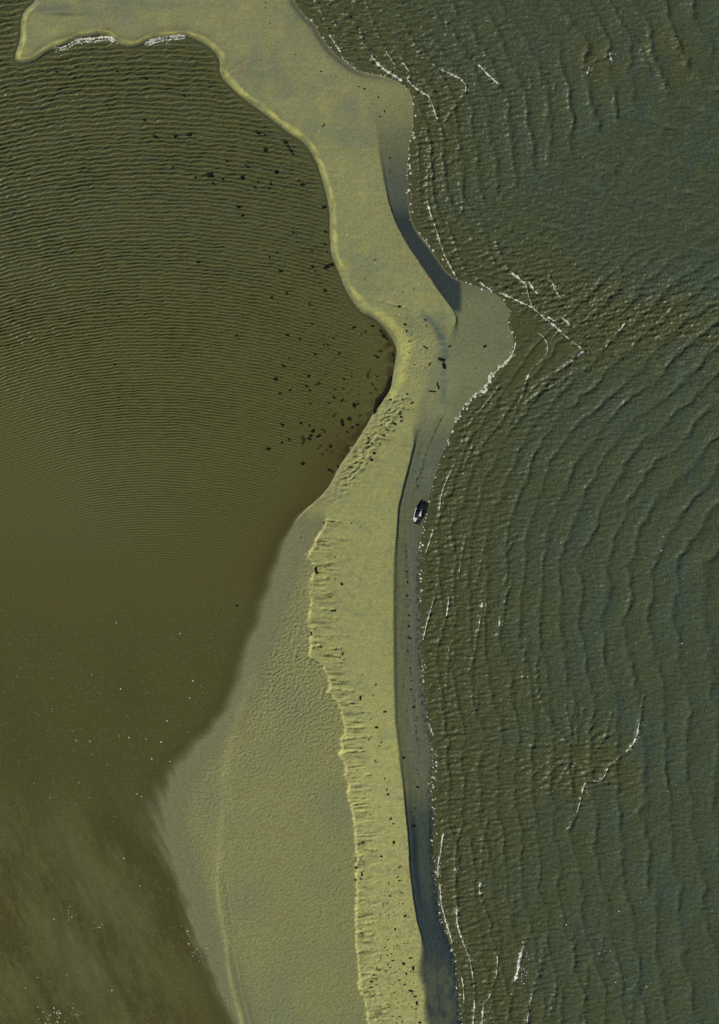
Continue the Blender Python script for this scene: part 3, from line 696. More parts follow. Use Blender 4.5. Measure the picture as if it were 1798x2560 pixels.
# ------------------------------------------------------------------ foam
def foam_geom(V, F, line, wid, zf, a=0.0, b=1.0, gap=0.12, jitter=0.6, hz=0.07):
    """a ragged raised strip of foam lying on the water along part of a line"""
    P = np.array(smooth_line(line, 2)); seg = np.hypot(*np.diff(P, axis=0).T); L = np.concatenate([[0], np.cumsum(seg)])
    tot = L[-1]; n = max(3, int(tot * (b - a) / 1.1))
    s = np.linspace(a * tot, b * tot, n)
    x = np.interp(s, L, P[:, 0]); y = np.interp(s, L, P[:, 1])
    tx = np.gradient(x); ty = np.gradient(y); t = np.hypot(tx, ty) + 1e-9
    nx, ny = -ty / t, tx / t
    ph = rng.uniform(0, 500)
    wn_ = pn(s / 5.0 + ph, s * 0 + ph, 80) * 1.0 + pn(s / 15.0 + ph, s * 0 + 3.3, 81) * 1.1
    w = wid * (0.62 + 1.25 * wn_) * np.minimum(1, np.minimum(s - a * tot + 0.6, b * tot - s + 0.6) / (1.2 * wid))
    off_ = jitter * pn(s / 7.0 + ph, s * 0 + 7.7, 82) * 2
    x = x + nx * off_; y = y + ny * off_
    w = np.maximum(w, gap * wid + 0.25)
    prev = None
    for k in range(n):
        hw = 0.5 * w[k]; hw2 = hw * rng.uniform(0.6, 1.25); hw1 = hw * rng.uniform(0.6, 1.25)
        pts = [(-hw1, 0.0), (-0.5 * hw1, hz), (0.4 * hw2, hz), (hw2, 0.0)]
        ids = []
        for (o_, z_) in pts:
            px, py = x[k] + nx[k] * o_, y[k] + ny[k] * o_
            ids.append(len(V)); V.append(W(px, py, float(zf(px, py)) + 0.02 + z_))
        if prev:
            for q in range(3):
                F.append((prev[q], prev[q + 1], ids[q + 1], ids[q]))
        prev = ids

def blob_geom(V, F, px, py, r, z, hz=0.08):
    n = rng.integers(5, 8); a0 = rng.uniform(0, 6.28); el = rng.uniform(0.55, 1.0); ro = rng.uniform(0, 3.14)
    c = len(V); V.append(W(px, py, z + hz + 0.02)); ring = []
    for k in range(n):
        a = a0 + 6.2832 * k / n; q = r * rng.uniform(0.7, 1.25)
        dx, dy = math.cos(a) * q, math.sin(a) * q * el
        ring.append(len(V)); V.append(W(px + dx * math.cos(ro) - dy * math.sin(ro), py + dx * math.sin(ro) + dy * math.cos(ro), z + 0.005))
    for k in range(n): F.append((c, ring[(k + 1) % n], ring[k]))

def both_z(px, py):
    return max(float(SEA_Z(px, py)), float(LAND_H(min(px, 1440), py)))
def lag_z(px, py):
    return max(float(LAG_Z(px, py)), float(LAND_H(px, py)))

CREST_LABELS = {0: 'thin broken foam line nearest the sand at the top edge of the beach', 1: 'bright foam streak touching the wet sand below the top beach',
 2: 'long bright breaker reaching down to the rounded corner of the upper beach', 3: 'faint short foam line between two breakers off the upper beach',
 4: 'short hooked foam line beside the end of the long upper breaker', 5: 'winding foam line curling around the corner of the upper beach',
 6: 'bent bright breaker with a hooked end off the upper beach corner', 7: 'straight slanting breaker farthest out off the upper beach corner',
 8: 'tiny foam curl on a ring-shaped wave far out at upper right', 9: 'compact white foam patch alone far out at upper right',
 10: 'long foam line running beside the blue-black wet strip', 11: 'short foam line just above the sandy cape',
 12: 'thick bright slanting breaker seaward of the sandy cape', 13: 'hair-thin foam line linking the thick breaker to the cape line',
 14: 'short bright breaker directly behind the thick one off the cape', 15: 'small curved breaker farthest out above the sandy cape',
 16: 'longest foam line running seaward from the tip of the sandy cape', 17: 'small foam start of the ridge beside the long cape line',
 18: 'short zigzag foam line behind the long cape line', 19: 'faint foam line slanting the other way at the crossing waves',
 20: 'foam patch at the outer end of the long cape line', 22: 'thin crooked foam line inside the calm triangle below the cape',
 25: 'very thin foam line south of the calm triangle', 26: 'thin foam line in the shallows above the boat wreck',
 28: 'thin foam line in the shallows just below the boat wreck', 29: 'slanting foam line joining the straight shore south of the wreck',
 30: 'faint foam line second from the shore south of the wreck', 31: 'barely foaming crest well off the boat wreck', 33: 'crest with a round white foam head south-east of the wreck',
 34: 'single round foam dot on a wave outside the round-headed crest', 37: 'small foam tip on a crest midway down the straight shore',
 44: 'long crooked broken foam line on the offshore shoal at lower right', 45: 'cream foam line nearest the sand at the start of the lower shore',
 46: 'curved foam line hugging the lower blue-black strip', 47: 'second foam line out along the lower blue-black strip', 49: 'third wavy foam line out from the lower shore',
 50: 'bright straight foam line leaving the bottom edge', 52: 'broadest white breaker in the lower sea', 54: 'small breaker just outside the broadest lower one',
 59: 'foam line at the bottom shore beside the broken inner one', 60: 'innermost broken foam line at the bottom shore'}
for ci, (pts, h, w, fo) in enumerate(CRESTS):
    if not fo: continue
    o = None
    if len(fo) > 1 or max(f[2] for f in fo) >= 3:
        o = bpy.data.objects.new('breaking_wave', None); COL.objects.link(o)
        mid = pts[len(pts) // 2]; o.location = W(*mid)
    for a, b, wd in fo:
        V, F = [], []
        foam_geom(V, F, pts, max(1.3, wd * 1.1), SEA_Z, a, b, gap=0.06)
        if o is None: o = mesh_obj('breaking_wave', V, F, M_FOAM)
        else:
            lx0 = o.location
            mesh_obj('foam_streak', [(v[0] - lx0[0], v[1] - lx0[1], v[2] - lx0[2]) for v in V], F, M_FOAM, o)
    V, F = [], []
    for a, b, wd in fo:
        if wd < 3: continue
        P_ = np.array(smooth_line(pts, 2)); L_ = np.concatenate([[0], np.cumsum(np.hypot(*np.diff(P_, axis=0).T))])
        for k in range(int(L_[-1] * (b - a) * .55)):
            q_ = rng.uniform(a, b) * L_[-1]
            px = np.interp(q_, L_, P_[:, 0]) + rng.exponential(wd * 1.1) - .8; py = np.interp(q_, L_, P_[:, 1]) - rng.normal(0, wd * .5)
            blob_geom(V, F, px, py, rng.uniform(.5, 1.3), float(SEA_Z(px, py)) + .02)
    if F:
        fk_ = mesh_obj('foam_flecks', [(v[0] - o.location[0], v[1] - o.location[1], v[2] - o.location[2]) for v in V], F, M_FOAM, o); fk_['kind'] = 'stuff'
    tag(o, CREST_LABELS.get(ci, 'white foam line on a wave off the shore'), 'breaking wave', 'foaming wave crests off the east shore')

# surf on the north spit head
for line, wid, lab in [([(138,121),(162,118),(179,106),(201,97),(234,98),(268,90),(291,104)], 7.5, 'white surf on the left half of the bay below the spit head'),
                       ([(360,111),(385,99),(424,92),(465,90)], 6.5, 'white surf on the right half of the bay below the spit head')]:
    o = bpy.data.objects.new('breaking_wave', None); COL.objects.link(o)
    V, F = [], []; foam_geom(V, F, line, wid, lag_z, 0, 1, 0.1, 1.2, 0.1)
    mesh_obj('foam_streak', V, F, M_FOAM, o)
    V, F = [], []; foam_geom(V, F, [(x + 2, y + 7) for x, y in line], wid * .4, lag_z, 0.05, .95, 0.05, 1.5, 0.08)
    mesh_obj('foam_streak', V, F, M_FOAM, o)
    V, F = [], []
    for k in range(60):
        t = rng.uniform(0, 1) * (len(line) - 1); i = min(int(t), len(line) - 2); u = t - i
        px = line[i][0] * (1 - u) + line[i + 1][0] * u + rng.normal(0, 3); py = line[i][1] * (1 - u) + line[i + 1][1] * u + rng.normal(3, 4)
        blob_geom(V, F, px, py, rng.uniform(0.8, 2.0), lag_z(px, py))
    fl = mesh_obj('foam_flecks', V, F, M_FOAM, o); fl['kind'] = 'stuff'
    tag(o, lab, 'breaking wave', 'surf below the spit head')

# broken swash along the sea's edge: uncountable flecks
V, F = [], []
SSH = np.array(SEA_SHORE); Ls = np.concatenate([[0], np.cumsum(np.hypot(*np.diff(SSH, axis=0).T))])
s = 0.0
while s < Ls[-1]:
    px = np.interp(s, Ls, SSH[:, 0]); py = np.interp(s, Ls, SSH[:, 1])
    dens = np.interp(py, [-100, 0, 60, 240, 300, 480, 540, 640, 720, 780, 850, 900, 1050, 1080, 1300, 1600, 1800, 2000, 2150, 2560],
                     [.5, .7, 1, .6, 1, .9, .4, .5, .7, 1, .8, 1.8, 1.2, .6, .8, .5, .7, 1.0, .9, .9])
    big = np.interp(py, [0, 250, 300, 480, 560, 880, 930, 1040, 1100, 2560], [1, 1, 1.5, 1.1, .8, 1.0, 1.8, 1.4, .9, .9])
    for k in range(rng.poisson(0.9 * dens)):
        qx_ = px + rng.normal(0.5, 3.0 if not 880 < py < 1050 else 4.5); qy_ = py + rng.normal(0, 2.5)
        if -40 < qy_ < 2600:
            blob_geom(V, F, qx_, qy_, 1.25 * big * rng.choice([0.8, 1.25, 1.8, 2.6], p=[.35, .35, .2, .1]), both_z(qx_, qy_))
    s += 5.0
for line, wid in [([(1290,855),(1284,880),(1273,902),(1245,922),(1225,950),(1215,968),(1180,994)], 3.2), ([(1152,1028),(1140,1058)], 3),
                  ([(1073,1808),(1080,1830),(1083,1840)], 2.8), ([(1045,579),(1060,600),(1073,613)], 1.2)]:
    foam_geom(V, F, line, wid, both_z, 0, 1, .2, 1.2)
tag(mesh_obj('swash_foam', V, F, M_FOAM), 'broken white foam flecks strewn along the whole east waterline', 'foam', kind='stuff')
# flecks out on the sea
V, F = [], []
for (cx, cy, rx, ry, n) in [(1400,1890,110,50,26),(1330,1970,60,35,22),(1680,1420,60,90,26),(1640,1700,120,120,16),(1560,2330,120,120,30),(1660,2050,50,200,16),
                            (1090,420,20,120,5),(1430,300,300,250,14),(1280,1700,150,140,10),(1110,320,4,12,4),(1350,830,80,60,16),(1310,2430,14,25,18)]:
    for k in range(n):
        px, py = cx + rng.normal(0, rx * .6), cy + rng.normal(0, ry * .6)
        if px > 1100 or cx == 1090: blob_geom(V, F, px, py, rng.choice([.5, .8, 1.2, 2.0], p=[.45, .3, .18, .07]), float(SEA_Z(px, py)) + .02)
tag(mesh_obj('sea_foam_flecks', V, F, M_FOAM), 'tiny scattered white foam flecks out on the open sea', 'foam', kind='stuff')
# flecks on the lagoon
V, F = [], []
for (cx, cy, rx, ry, n) in [(500,2380,24,22,34),(470,2330,10,30,14),(130,2540,32,26,60),(190,2530,14,16,22),(185,2285,22,24,18),(245,2318,12,12,12),
                            (180,1850,220,180,60),(330,1750,260,140,26),(150,2400,200,200,26),(560,2500,12,30,14),(540,2260,16,80,24),(460,2150,40,80,14)]:
    for k in range(n):
        px, py = cx + rng.normal(0, rx * .6), cy + rng.normal(0, ry * .6)
        if LAND_H(px, py) < .05 and px > -50: blob_geom(V, F, px, py, rng.choice([.45, .8, 1.3, 2.0], p=[.5, .3, .15, .05]), lag_z(px, py) + .02)
for (px, py) in [(291,1557),(451,1584),(302,1723),(418,1802),(474,1745),(425,1904),(403,1855),(343,1985),(225,1853),(135,2298),(249,2318),(64,2470),(280,2476),(310,2146)]:
    blob_geom(V, F, px, py, 1.9, lag_z(px, py) + .02)
tag(mesh_obj('lagoon_foam_flecks', V, F, M_FOAM), 'tiny white foam flecks on the still brown lagoon', 'foam', kind='stuff')

# ------------------------------------------------------------------ weed clumps
def clump_mesh(name, seed, lobes, mat):
    """one low ragged heap: several lobes merged into a single outline"""
    r = np.random.default_rng(seed)
    n, m = 22, 5
    ctr = [(r.uniform(-.45, .45), r.uniform(-.3, .3), r.uniform(.35, .6)) for _ in range(lobes)]
    V = [(0, 0, 0.42)]; F = []
    jag = r.uniform(0.82, 1.2, n)
    for j in range(1, m + 1):
        for k in range(n):
            a = 2 * math.pi * k / n; dx, dy = math.cos(a), math.sin(a)
            R = 0.25
            for cx, cy, cr in ctr:
                b = cx * dx + cy * dy; c2 = cx * cx + cy * cy - cr * cr; q = b * b - c2
                if q > 0: R = max(R, b + math.sqrt(q))
            R *= jag[k]; t = j / m
            V.append((R * t * dx, R * t * dy, 0.42 * (1 - t ** 2.2) * r.uniform(.65, 1.25) - (0.12 if j == m else 0)))
    for k in range(n): F.append((0, 1 + k, 1 + (k + 1) % n))
    for j in range(m - 1):
        for k in range(n):
            a, b = 1 + j * n + k, 1 + j * n + (k + 1) % n
            F.append((a, a + n, b + n, b))
    me = bpy.data.meshes.new(name); me.from_pydata(V, [], F); me.shade_smooth(); me.materials.append(mat)
    return me
WEED = [clump_mesh('seaweed_clump', 100 + i, 2 + i % 3, M_WEED) for i in range(7)]
BROWN = [clump_mesh('brown_seaweed_clump', 120 + i, 2 + i % 3, M_BROWN) for i in range(5)]
WRACK = [clump_mesh('wrack_shade_clump', 140 + i, 2 + i % 3, M_WRACK) for i in range(6)]
PALE = [clump_mesh('pale_stone', 160 + i, 2, M_STONE) for i in range(3)]

def place(name, me, x, y, lx_, ly_, z, rot, hz):
    o = bpy.data.objects.new(name, me); COL.objects.link(o)
    o.location = W(x, y, z); o.rotation_euler = (0, 0, rot)
    o.scale = (lx_ * S * 0.5 / 0.75, ly_ * S * 0.5 / 0.6, hz)
    return o

# (x, y, length, optional width, optional turn) in map units
LAG_BLACK = [(646,333,8),(663,373,10),(713,356,9),(719,364,6),(727,376,10,6,-.9),(733,385,5),(619,403,5),(617,416,7),(689,429,11,6,.4),(606,443,8),
 (747,450,6),(757,461,10,6),(677,459,6),(690,381,4),(389,342,9),(437,340,8),(472,337,8),(566,401,5),(525,436,14,11),(489,444,6),(556,447,6),(534,459,6),
 (432,417,6),(595,517,6),(606,539,8),(810,517,9),(692,631,5),(673,643,6),(813,610,5),(817,629,4),(781,666,6),(815,667,13,11),(829,661,11,8),(702,678,9),
 (787,679,5),(814,580,6),(779,628,4),(732,580,4),(494,654,7),(717,732,5),(812,726,7),(773,760,8,5),(287,911,5),(884,818,6),(679,743,5),(591,838,7),
 (719,837,8),(750,846,5),(722,896,5),(708,915,7),(687,946,9,6),(771,940,5),(725,975,8,6),(766,965,5),(774,976,5),(835,972,6),(833,845,4),(786,885,4),
 (809,861,4),(818,861,4),(848,883,5),(779,809,4),(930,815,11,6,.5),(953,828,9),(959,837,11,8,-.8),(967,846,8,5,-.8),(883,819,7),(944,892,10,6,-.6),(936,889,5),
 (931,961,6,9),(984,889,5,14),(879,941,4),(944,941,4),(855,1001,8),(886,1012,8,12),(895,1010,6),(775,1009,6),(700,984,5),(854,1055,9,18,.25),(873,1047,9),
 (878,1050,5),(894,1062,8),(881,1069,9,6,.3),(867,1080,12,6,-.3),(706,1063,9),(751,1057,6),(782,1077,8),(804,1073,6),(797,1089,11,6,.5),(777,1089,8,6,1),
 (772,1097,10),(723,1100,6),(755,1108,5),(670,1122,8),(795,1121,5),(827,1115,7,10),(757,1159,10),(845,1167,9,12),(825,1176,10,8),(830,1179,6),(705,1106,5),
 (592,1514,9,6),(142,179,6),(293,179,5),(296,254,5),(363,195,5),(458,237,5),(360,299,5),(855,999,5),(940,1030,12,7,.9)]
LAG_BROWN = [(660,335,6),(645,453,8),(635,466,7),(673,468,6),(794,959,12,7,.5),(858,946,8),(973,860,6),(913,829,6),(904,835,5),(950,878,11,7),(925,925,7),
 (919,937,9,14),(939,971,7),(927,981,7),(982,901,7,16),(979,932,7,12),(858,970,5),(834,992,7),(822,1005,7),(834,1040,6,9),(772,1062,8),(810,1078,8),
 (757,1095,8,13),(801,1113,8),(817,1126,7),(828,1129,7),(806,1135,7),(970,958,9,14),(900,1037,9)]
BIG_LABELS = {(525,436): 'round black seaweed clump, the largest out among the upper lagoon ripples', (815,667): 'plump black seaweed clump, the left one of a pair close to the pale lagoon bank',
 (829,661): 'flattened black seaweed clump, the right one of a pair close to the pale lagoon bank', (854,1055): 'tall black seaweed clump standing out among the specks of the cove',
 (592,1514): 'lone dark seaweed clump on the smooth brown water west of the tidal flat', (287,911): 'lone tiny black seaweed clump far left among the fine ripples',
 (757,1159): 'lone black seaweed clump on the calm water below the cove specks', (845,1167): 'black seaweed clump touching the gullied bank at the cove mouth',
 (825,1176): 'black seaweed clump just off the gullied bank at the cove mouth', (389,342): 'leftmost black seaweed clump of three in a row among the upper ripples',
 (437,340): 'middle black seaweed clump of three in a row among the upper ripples', (472,337): 'rightmost black seaweed clump of three in a row among the upper ripples',
 (713,356): 'top black clump of the slanting weed string beside the pale bank', (727,376): 'long black clump lowest in the slanting weed string beside the pale bank',
 (930,815): 'ragged black seaweed clump just inside the bend of the pale bank', (959,837): 'long black seaweed streak along the bend of the pale bank',
 (494,654): 'lone black seaweed clump in the middle of the rippled lagoon', (689,429): 'wedge-shaped black seaweed clump on a long ripple near the pale bank',
 (142,179): 'black speck of seaweed nearest the tip of the spit head', (810,517): 'black seaweed clump hard against the straight pale bank'}
for i, t in enumerate(LAG_BLACK + LAG_BROWN):
    br = i >= len(LAG_BLACK)
    x, y, a = t[:3]; b = t[3] if len(t) > 3 else a * rng.uniform(.65, .95); rot = t[4] if len(t) > 4 else (rng.uniform(-.5, .5) if len(t) == 3 else 0)
    o = place('seaweed_clump', (BROWN if br else WEED)[i % (5 if br else 7)], x, y, a * 1.25, b * 1.25, lag_crest(x, y) - .10, rot, 0.6)
    if (x, y) in BIG_LABELS: lab, grp = BIG_LABELS[(x, y)], 'seaweed clumps in the lagoon'
    elif br: lab, grp = 'small brown patch of seaweed in the lagoon near the sand bank', 'brown seaweed patches in the lagoon'
    elif y < 800: lab, grp = 'small black seaweed speck among the upper lagoon ripples', 'seaweed specks among the upper ripples'
    else: lab, grp = 'small black seaweed speck in the calmer cove of the lagoon', 'seaweed specks in the cove'
    tag(o, lab, 'seaweed', grp)

# the long black mat of weed pressed against the bank
def weed_mat():
    ctr = [(979,940,4),(977,950,9),(975,961,10),(971,971,11),(967,980,10),(961,989,10),(955,997,13),(949,1005,14),(944,1014,9),(939,1022,6),(934,1029,3)]
    V, F = [], []; prev = None
    C_ = np.array(smooth_line([c[:2] for c in ctr], 2)); Wd = np.interp(np.linspace(0, 1, len(C_)), np.linspace(0, 1, len(ctr)), [c[2] for c in ctr])
    t = np.gradient(C_, axis=0); t /= np.hypot(t[:, 0], t[:, 1])[:, None]
    for k in range(len(C_)):
        ids = []; w1 = Wd[k] * rng.uniform(.75, 1.05); w2 = Wd[k] * rng.uniform(.35, .5)
        for o_, z_ in ((-w2, -.1), (-.6 * w2, .4), (0, .5), (.6 * w1, .42), (w1, -.1)):
            px, py = C_[k, 0] - t[k, 1] * o_, C_[k, 1] + t[k, 0] * o_
            ids.append(len(V)); V.append(W(px, py, lag_z(px, py) + z_ * rng.uniform(.8, 1.2)))
        if prev:
            for q in range(4): F.append((prev[q], prev[q + 1], ids[q + 1], ids[q]))
        prev = ids
    tag(mesh_obj('seaweed_mat', V, F, M_WEED), 'long black mat of seaweed pressed against the gullied bank in the cove', 'seaweed')
weed_mat()

BEACH = [(664,8,5),(664,20,5),(676,59,4),(691,75,4),(697,106,4),(803,179,7,4),(840,193,5),(764,148,4),(739,137,4),(809,315,12,3,.9),(897,217,9,4,-.5),
 (911,222,8,4),(946,244,7),(961,279,6,9),(950,292,5),(932,261,4),(923,272,4),(975,395,7),(978,404,4),(975,429,6),(937,650,5),(913,701,5),(974,713,4),
 (1007,731,5),(1035,724,5),(998,766,8,5),(1063,800,8),(1065,815,8),(1013,812,7,9),(1016,827,6,9),(1017,796,5),(1023,853,9,5,-.5),(1063,868,11,5,-.7),
 (1068,872,7,4),(1023,882,6),(1125,866,8,6,.6),(1101,897,24,9,-.3),(1110,915,9,18,.3),(1075,911,17,8,.6),(1035,912,5),(1063,920,5),(1094,964,10,22),
 (1081,979,20,6),(1017,985,9,5),(1212,866,10,6,.5),(1190,921,5),(1031,1007,12,5,.5),(1006,999,7,4),(1000,1030,14,6,-.8),(1004,1044,6,9,.3),(1002,1052,8,5),
 (985,1059,14,6,-.5),(972,1050,9,6),(968,1074,11,5,-.5),(958,1089,14,5,-.3),(949,1110,8,6,-.6),(932,1110,8,5),(934,1132,9,7),(929,1149,9,8),(977,999,11,8,-.5),
 (918,1086,7,5),(921,1095,9,4,-.3),(755,1345,4,8),(838,1393,6),(811,1419,6),(790,1425,7,15,.1),(820,1444,7,4),(838,1447,7,4),(855,1460,7,10,.6),(853,1504,5),
 (827,1493,9,3),(831,1525,14,4),(781,1585,6,11,.5),(857,1634,8,12,.2),(742,1643,6),(769,1646,6,4),(810,1306,5,7),(879,1308,5),(903,1316,5),(906,1687,6),
 (939,1711,8,6),(934,1739,6),(901,1745,6,14),(906,1781,9,5,.5),(963,1779,9,7,.5),(928,1797,5),(941,1818,9,6),(922,1849,6),(953,1855,7,5,.6),(949,1864,5),
 (938,1902,6,10,.4),(893,1925,6,4),(904,1870,6,4),(963,1946,7,5,.6),(967,1973,6,9),(970,1985,8,6),(883,1759,10,4),(948,2016,5),(977,2046,6,7),(984,2059,7,6,.5),
 (984,2105,6,9),(906,2102,6,9,.4),(926,2036,6),(954,2140,9,6),(954,2150,4),(1000,2166,11,5,.7),(987,2175,6,4),(970,2176,4),(994,2192,14,5,.4),(999,2200,8,5),
 (972,2206,5),(1000,2229,9,5,-.5),(1006,2232,7,5),(975,2238,6,8,.3),(962,2237,3),(969,2258,6),(957,2259,5),(959,2266,6,4),(1008,2258,6),(997,2256,4),
 (1011,2289,11,6,.5),(988,2288,5,3),(972,2286,7,3),(971,2293,7,3),(988,2322,6,9,.4),(905,2323,5),(904,2332,6,8),(891,2152,6,16),(891,2168,8),(902,2146,9,6,-.6),
 (905,2183,5,13,.2),(890,2199,9),(891,2222,12,4,-.2),(902,2196,8),(969,2348,5),(935,2350,4),(1011,2357,7,4,-.6),(993,2363,5),(1019,2357,4),(985,2370,4),
 (962,2367,5),(969,2375,6),(978,2383,6),(968,2386,5),(980,2390,4),(952,2393,6),(982,2400,7,5),(1027,2394,8),(1008,2406,11,8,-.6),(1033,2419,7,14),(1026,2427,8,5),
 (970,2410,5,7),(976,2417,7,3),(942,2419,7),(950,2425,6,9,.4),(965,2425,7),(930,2419,4),(979,2432,5),(990,2428,5),(1016,2433,6,9,.4),(997,2449,10,6,.7),
 (1012,2460,9,5,.6),(927,2452,13,6,-.2),(926,2467,10,4),(941,2460,5),(981,2460,5),(1027,2476,18,7,-.1),(1031,2482,8),(1039,2490,8),(1041,2506,8,13,.3),(1039,2521,6),
 (985,2480,8,4),(995,2505,6),(933,2488,6,4),(939,2494,5),(973,2516,7,5),(969,2509,5),(950,2516,5),(999,2540,9,6,-.5),(981,2539,7,4),(948,2550,10,3,.2),(955,2548,5,8),
 (992,2556,5),(1005,2552,6),(1049,2555,9,6),(939,2535,5),(910,2511,6,4),(1030,2517,4,6),(935,2435,4,6),(939,2446,6,4)]
STRAND = [(1015,1391,5),(1015,1377,4,7),(1016,1428,11,5,-.5),(1019,1455,5,8),(1017,1489,8,5),(1025,1500,7),(1023,1539,5,8),(1022,1564,8,5,-.6),(1023,1595,9,5,-.4),
 (1019,1627,9,5,.8),(1025,1670,6),(1028,1694,4),(1028,1702,7,5),(1028,1724,5,9,.2),(1036,1752,6),(1034,1768,9,5,.4),(1042,1793,6),(1044,1800,5),(1035,1800,5),
 (1038,1813,4),(1040,1830,4,6),(1044,1850,6,3),(1009,1894,6,8),(1019,1652,5),(1009,1714,5),(1017,1777,5),(1046,1935,6),(1045,1968,7,9,.5),(1042,1923,5),(1033,2064,10,9),
 (1037,2020,5,8),(1102,1050,5),(1057,1172,7,5),(1053,1183,6),(1043,1198,5,7),(1044,1216,7),(1038,1180,4),(1056,1193,5)]
for i, t in enumerate(BEACH + STRAND):
    st = i >= len(BEACH)
    x, y, a = t[:3]; b = t[3] if len(t) > 3 else a * rng.uniform(.6, .9); rot = t[4] if len(t) > 4 else (rng.uniform(-.6, .6) if len(t) == 3 else 0)
    dark = max(a, b) >= 8
    o = place('wrack_shade_clump', (WEED[i % 7] if dark else WRACK[i % 6]), x, y, a * (.95 if y > 2110 else 1.05), b * (.95 if y > 2110 else 1.05), float(LAND_H(x, y)) - .03, rot, 0.45 if dark else 0.3)
    if st: lab, grp = 'small dark weed crescent on the wet strip of the east shore', 'weed along the wet east strip'
    elif y < 560: lab, grp = 'tiny dark weed scrap on the damp upper spit', 'weed scraps on the upper spit'
    elif y < 990: lab, grp = 'dark weed scrap on the pitted sand inside the bend of the pale bank', 'weed scraps by the bend of the pale bank'
    elif y < 1200: lab, grp = 'dark lump added as shade in the gullies above the cove', 'added shade lumps in the gullies'  # lumps added to deepen the shade of the gully hollows
    elif y < 2110: lab, grp = 'dark weed lump on the middle stretch of the dry sand bank', 'weed lumps on the middle bank'
    else: lab, grp = 'dark weed lump on the pitted lower end of the dry sand bank', 'weed lumps on the lower bank'
    UNI = {(1212,866): 'lone dark weed lump on the grey sand of the cape', (1101,897): 'broad black weed lump at the mouth of the blue pool by the pale bank bend',
           (1094,964): 'tall black weed lump at the curved edge below the blue pool', (1125,866): 'black weed lump on the outer rim of the blue pool',
           (790,1425): 'tall brown weed lump in the scarp north of the tidal flat', (857,1634): 'bent black weed lump at the end of a small sand ridge on the middle bank',
           (1027,2476): 'widest black weed lump near the bottom of the dry bank', (1033,2419): 'tall black weed lump beside the fading end of the blue-black strip',
           (809,315): 'thin dark stick-like weed scrap beside a white stone on the upper spit'}
    if (x, y) in UNI: lab = UNI[(x, y)]
    tag(o, lab, 'beach wrack', grp)

for i, (x, y, r, lab) in enumerate([(799,329,6,'bright white stone beside the thin stick on the upper spit'), (869,589,5,'small white stone on the smooth sand near the straight lagoon bank'),
        (938,659,4,'small white stone midway across the narrow neck of sand'), (999,787,4.5,'white stone on the pitted sand at the pale bank bend'),
        (957,284,4.5,'white stone beside a dark scrap on the upper spit'), (984,1357,4,'small pale stone near the east edge of the dry bank'), (972,1935,4,'pale stone on the lower middle of the dry bank')]):
    tag(place('pale_stone', PALE[i % 3], x, y, r, r * .85, float(LAND_H(x, y)) - .02, i, .5), lab, 'stone', 'pale stones on the sand')

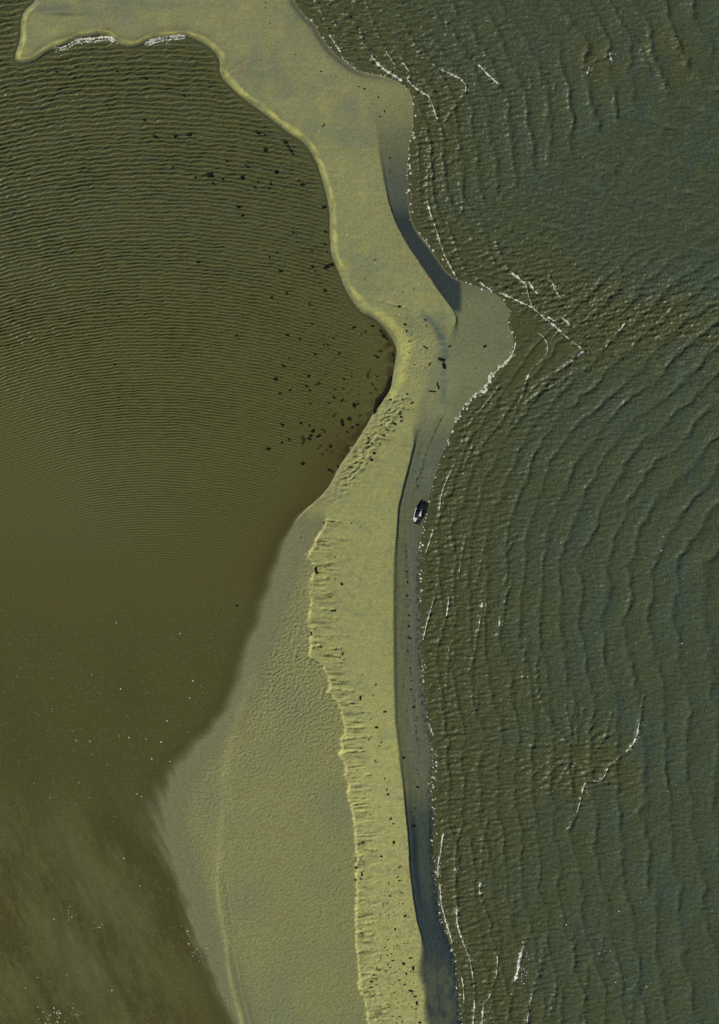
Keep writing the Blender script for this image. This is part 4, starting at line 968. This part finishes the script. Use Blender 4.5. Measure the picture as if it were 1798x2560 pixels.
# ------------------------------------------------------------------ the stranded boat
def wreck():
    root = bpy.data.objects.new('boat_wreck', None); COL.objects.link(root)
    cx, cy = 1047, 1276
    z0 = float(LAND_H(cx, cy))
    root.location = W(cx, cy, z0)
    bx, by = 1057 - 1041, -(1245 - 1305)
    root.rotation_euler = (math.radians(4), math.radians(-6), math.atan2(by, bx))       # x axis points to the bow
    tag(root, 'dark wrecked boat with a white rim stranded at the water edge of the east shore', 'boat wreck')
    L = 12.6; n = 18
    def beam(t):  # 0 stern .. 1 bow
        return 1.8 * (0.80 + 0.2 * math.sin(min(t, .5) * math.pi)) * (1 - max(0, (t - .45) / .55) ** 1.9)
    V, F = [], []; rows = []
    for i in range(n + 1):
        t = i / n; x = -L / 2 + L * t; b = max(beam(t), .05); sheer = 1.05 + .55 * t * t
        jb = rng.uniform(.86, 1.1); b *= jb; sheer += rng.uniform(-.22, .12)
        row = []
        for s_, zz in ((-1, sheer), (-.93, .55), (-.6, .12), (0, 0.0), (.6, .12), (.93, .55), (1, sheer)):
            row.append(len(V)); V.append((x, s_ * b, zz))
        for s_, zz in ((.92, sheer), (.84, .55), (.5, .22), (0, .12), (-.5, .22), (-.84, .55), (-.92, sheer)):
            row.append(len(V)); V.append((x, s_ * b, zz))
        rows.append(row)
    m = 14
    for a, b in zip(rows[:-1], rows[1:]):
        for k in range(m): F.append((a[k], a[(k + 1) % m], b[(k + 1) % m], b[k]))
    F.append(tuple(reversed(rows[0]))); F.append(tuple(rows[-1]))
    mesh_obj('hull', V, F, M_HULL, root, False)
    def strip(name, side, t0, t1, w, mat):
        V, F = [], []; prev = None
        for i in range(13):
            t = t0 + (t1 - t0) * i / 12; x = -L / 2 + L * t; b = max(beam(t), .05); sh_ = 1.05 + .55 * t * t + .01
            ids = []
            for yy, zz in ((b + .06, sh_), (b + .06, sh_ + .1), (b - w, sh_ + .1), (b - w, sh_)):
                ids.append(len(V)); V.append((x, side * yy, zz))
            if prev:
                for k in range(4): F.append((prev[k], prev[(k + 1) % 4], ids[(k + 1) % 4], ids[k]))
            else: F.append(tuple(ids))
            prev = ids
        F.append(tuple(reversed(prev)))
        return mesh_obj(name, V, F, mat, root, False)
    g = strip("gunwale", 1, 0.10, 0.60, .26, M_WHITE); g['label'] = 'white gunwale along the landward side'
    strip('gunwale', 1, 0.67, 0.98, .2, M_HULL)
    strip('gunwale', -1, 0.06, 0.98, .25, M_HULL)
    def box(name, x0, x1, y0, y1, z0_, z1, mat, taper=0.0):
        V = [(x0, y0, z0_), (x1, y0 + taper, z0_), (x1, y1 - taper, z0_), (x0, y1, z0_), (x0, y0, z1), (x1, y0 + taper, z1), (x1, y1 - taper, z1), (x0, y1, z1)]
        F = [(0, 3, 2, 1), (4, 5, 6, 7), (0, 1, 5, 4), (1, 2, 6, 5), (2, 3, 7, 6), (3, 0, 4, 7)]
        return mesh_obj(name, V, F, mat, root, False)
    o = box('stern_deck', -L / 2 + 2.5, -L / 2 + .1, -.25, 1.6, 1.18, 1.28, M_WHITE, .55); o['label'] = 'white stern deck'
    box('transom_beam', -L / 2 - .05, -L / 2 + .35, -1.75, 1.7, 1.1, 1.34, M_HULL)
    o = box('hatch_cover', -2.6, .1, -1.8, -.5, 1.16, 1.26, M_WHITE, .55); o['label'] = 'white hatch cover on the seaward side'
    for x in (-3.4, -1.1, .7, 2.2, 3.5):
        b = beam((x + L / 2) / L) * .86
        box('thwart', x - .12, x + .12, -b, b, .86, .98, M_TIMBER)
    box('keelson', -L / 2 + .4, L / 2 - 1.2, -.14, .14, .13, .34, M_TIMBER)
    for (px_, py_, ln, an) in ((-5.2, -2.7, 2.6, .5), (4.4, -1.9, 3.2, -.35), (-1.0, -2.6, 2.2, .15)):
        ca, sa = math.cos(an), math.sin(an); V = []
        for zz in (.02, .3):
            for u_, v_ in ((-ln / 2, -.22), (ln / 2, -.1), (ln / 2 - .3, .2), (-ln / 2 + .2, .28)):
                V.append((px_ + u_ * ca - v_ * sa, py_ + u_ * sa + v_ * ca, zz))
        mesh_obj('loose_plank', V, [(3, 2, 1, 0), (4, 5, 6, 7), (0, 1, 5, 4), (1, 2, 6, 5), (2, 3, 7, 6), (3, 0, 4, 7)], M_HULL, root, False)
    box('engine_box', -3.0, -1.8, -.35, .45, .35, .82, M_TIMBER, .08)
wreck()
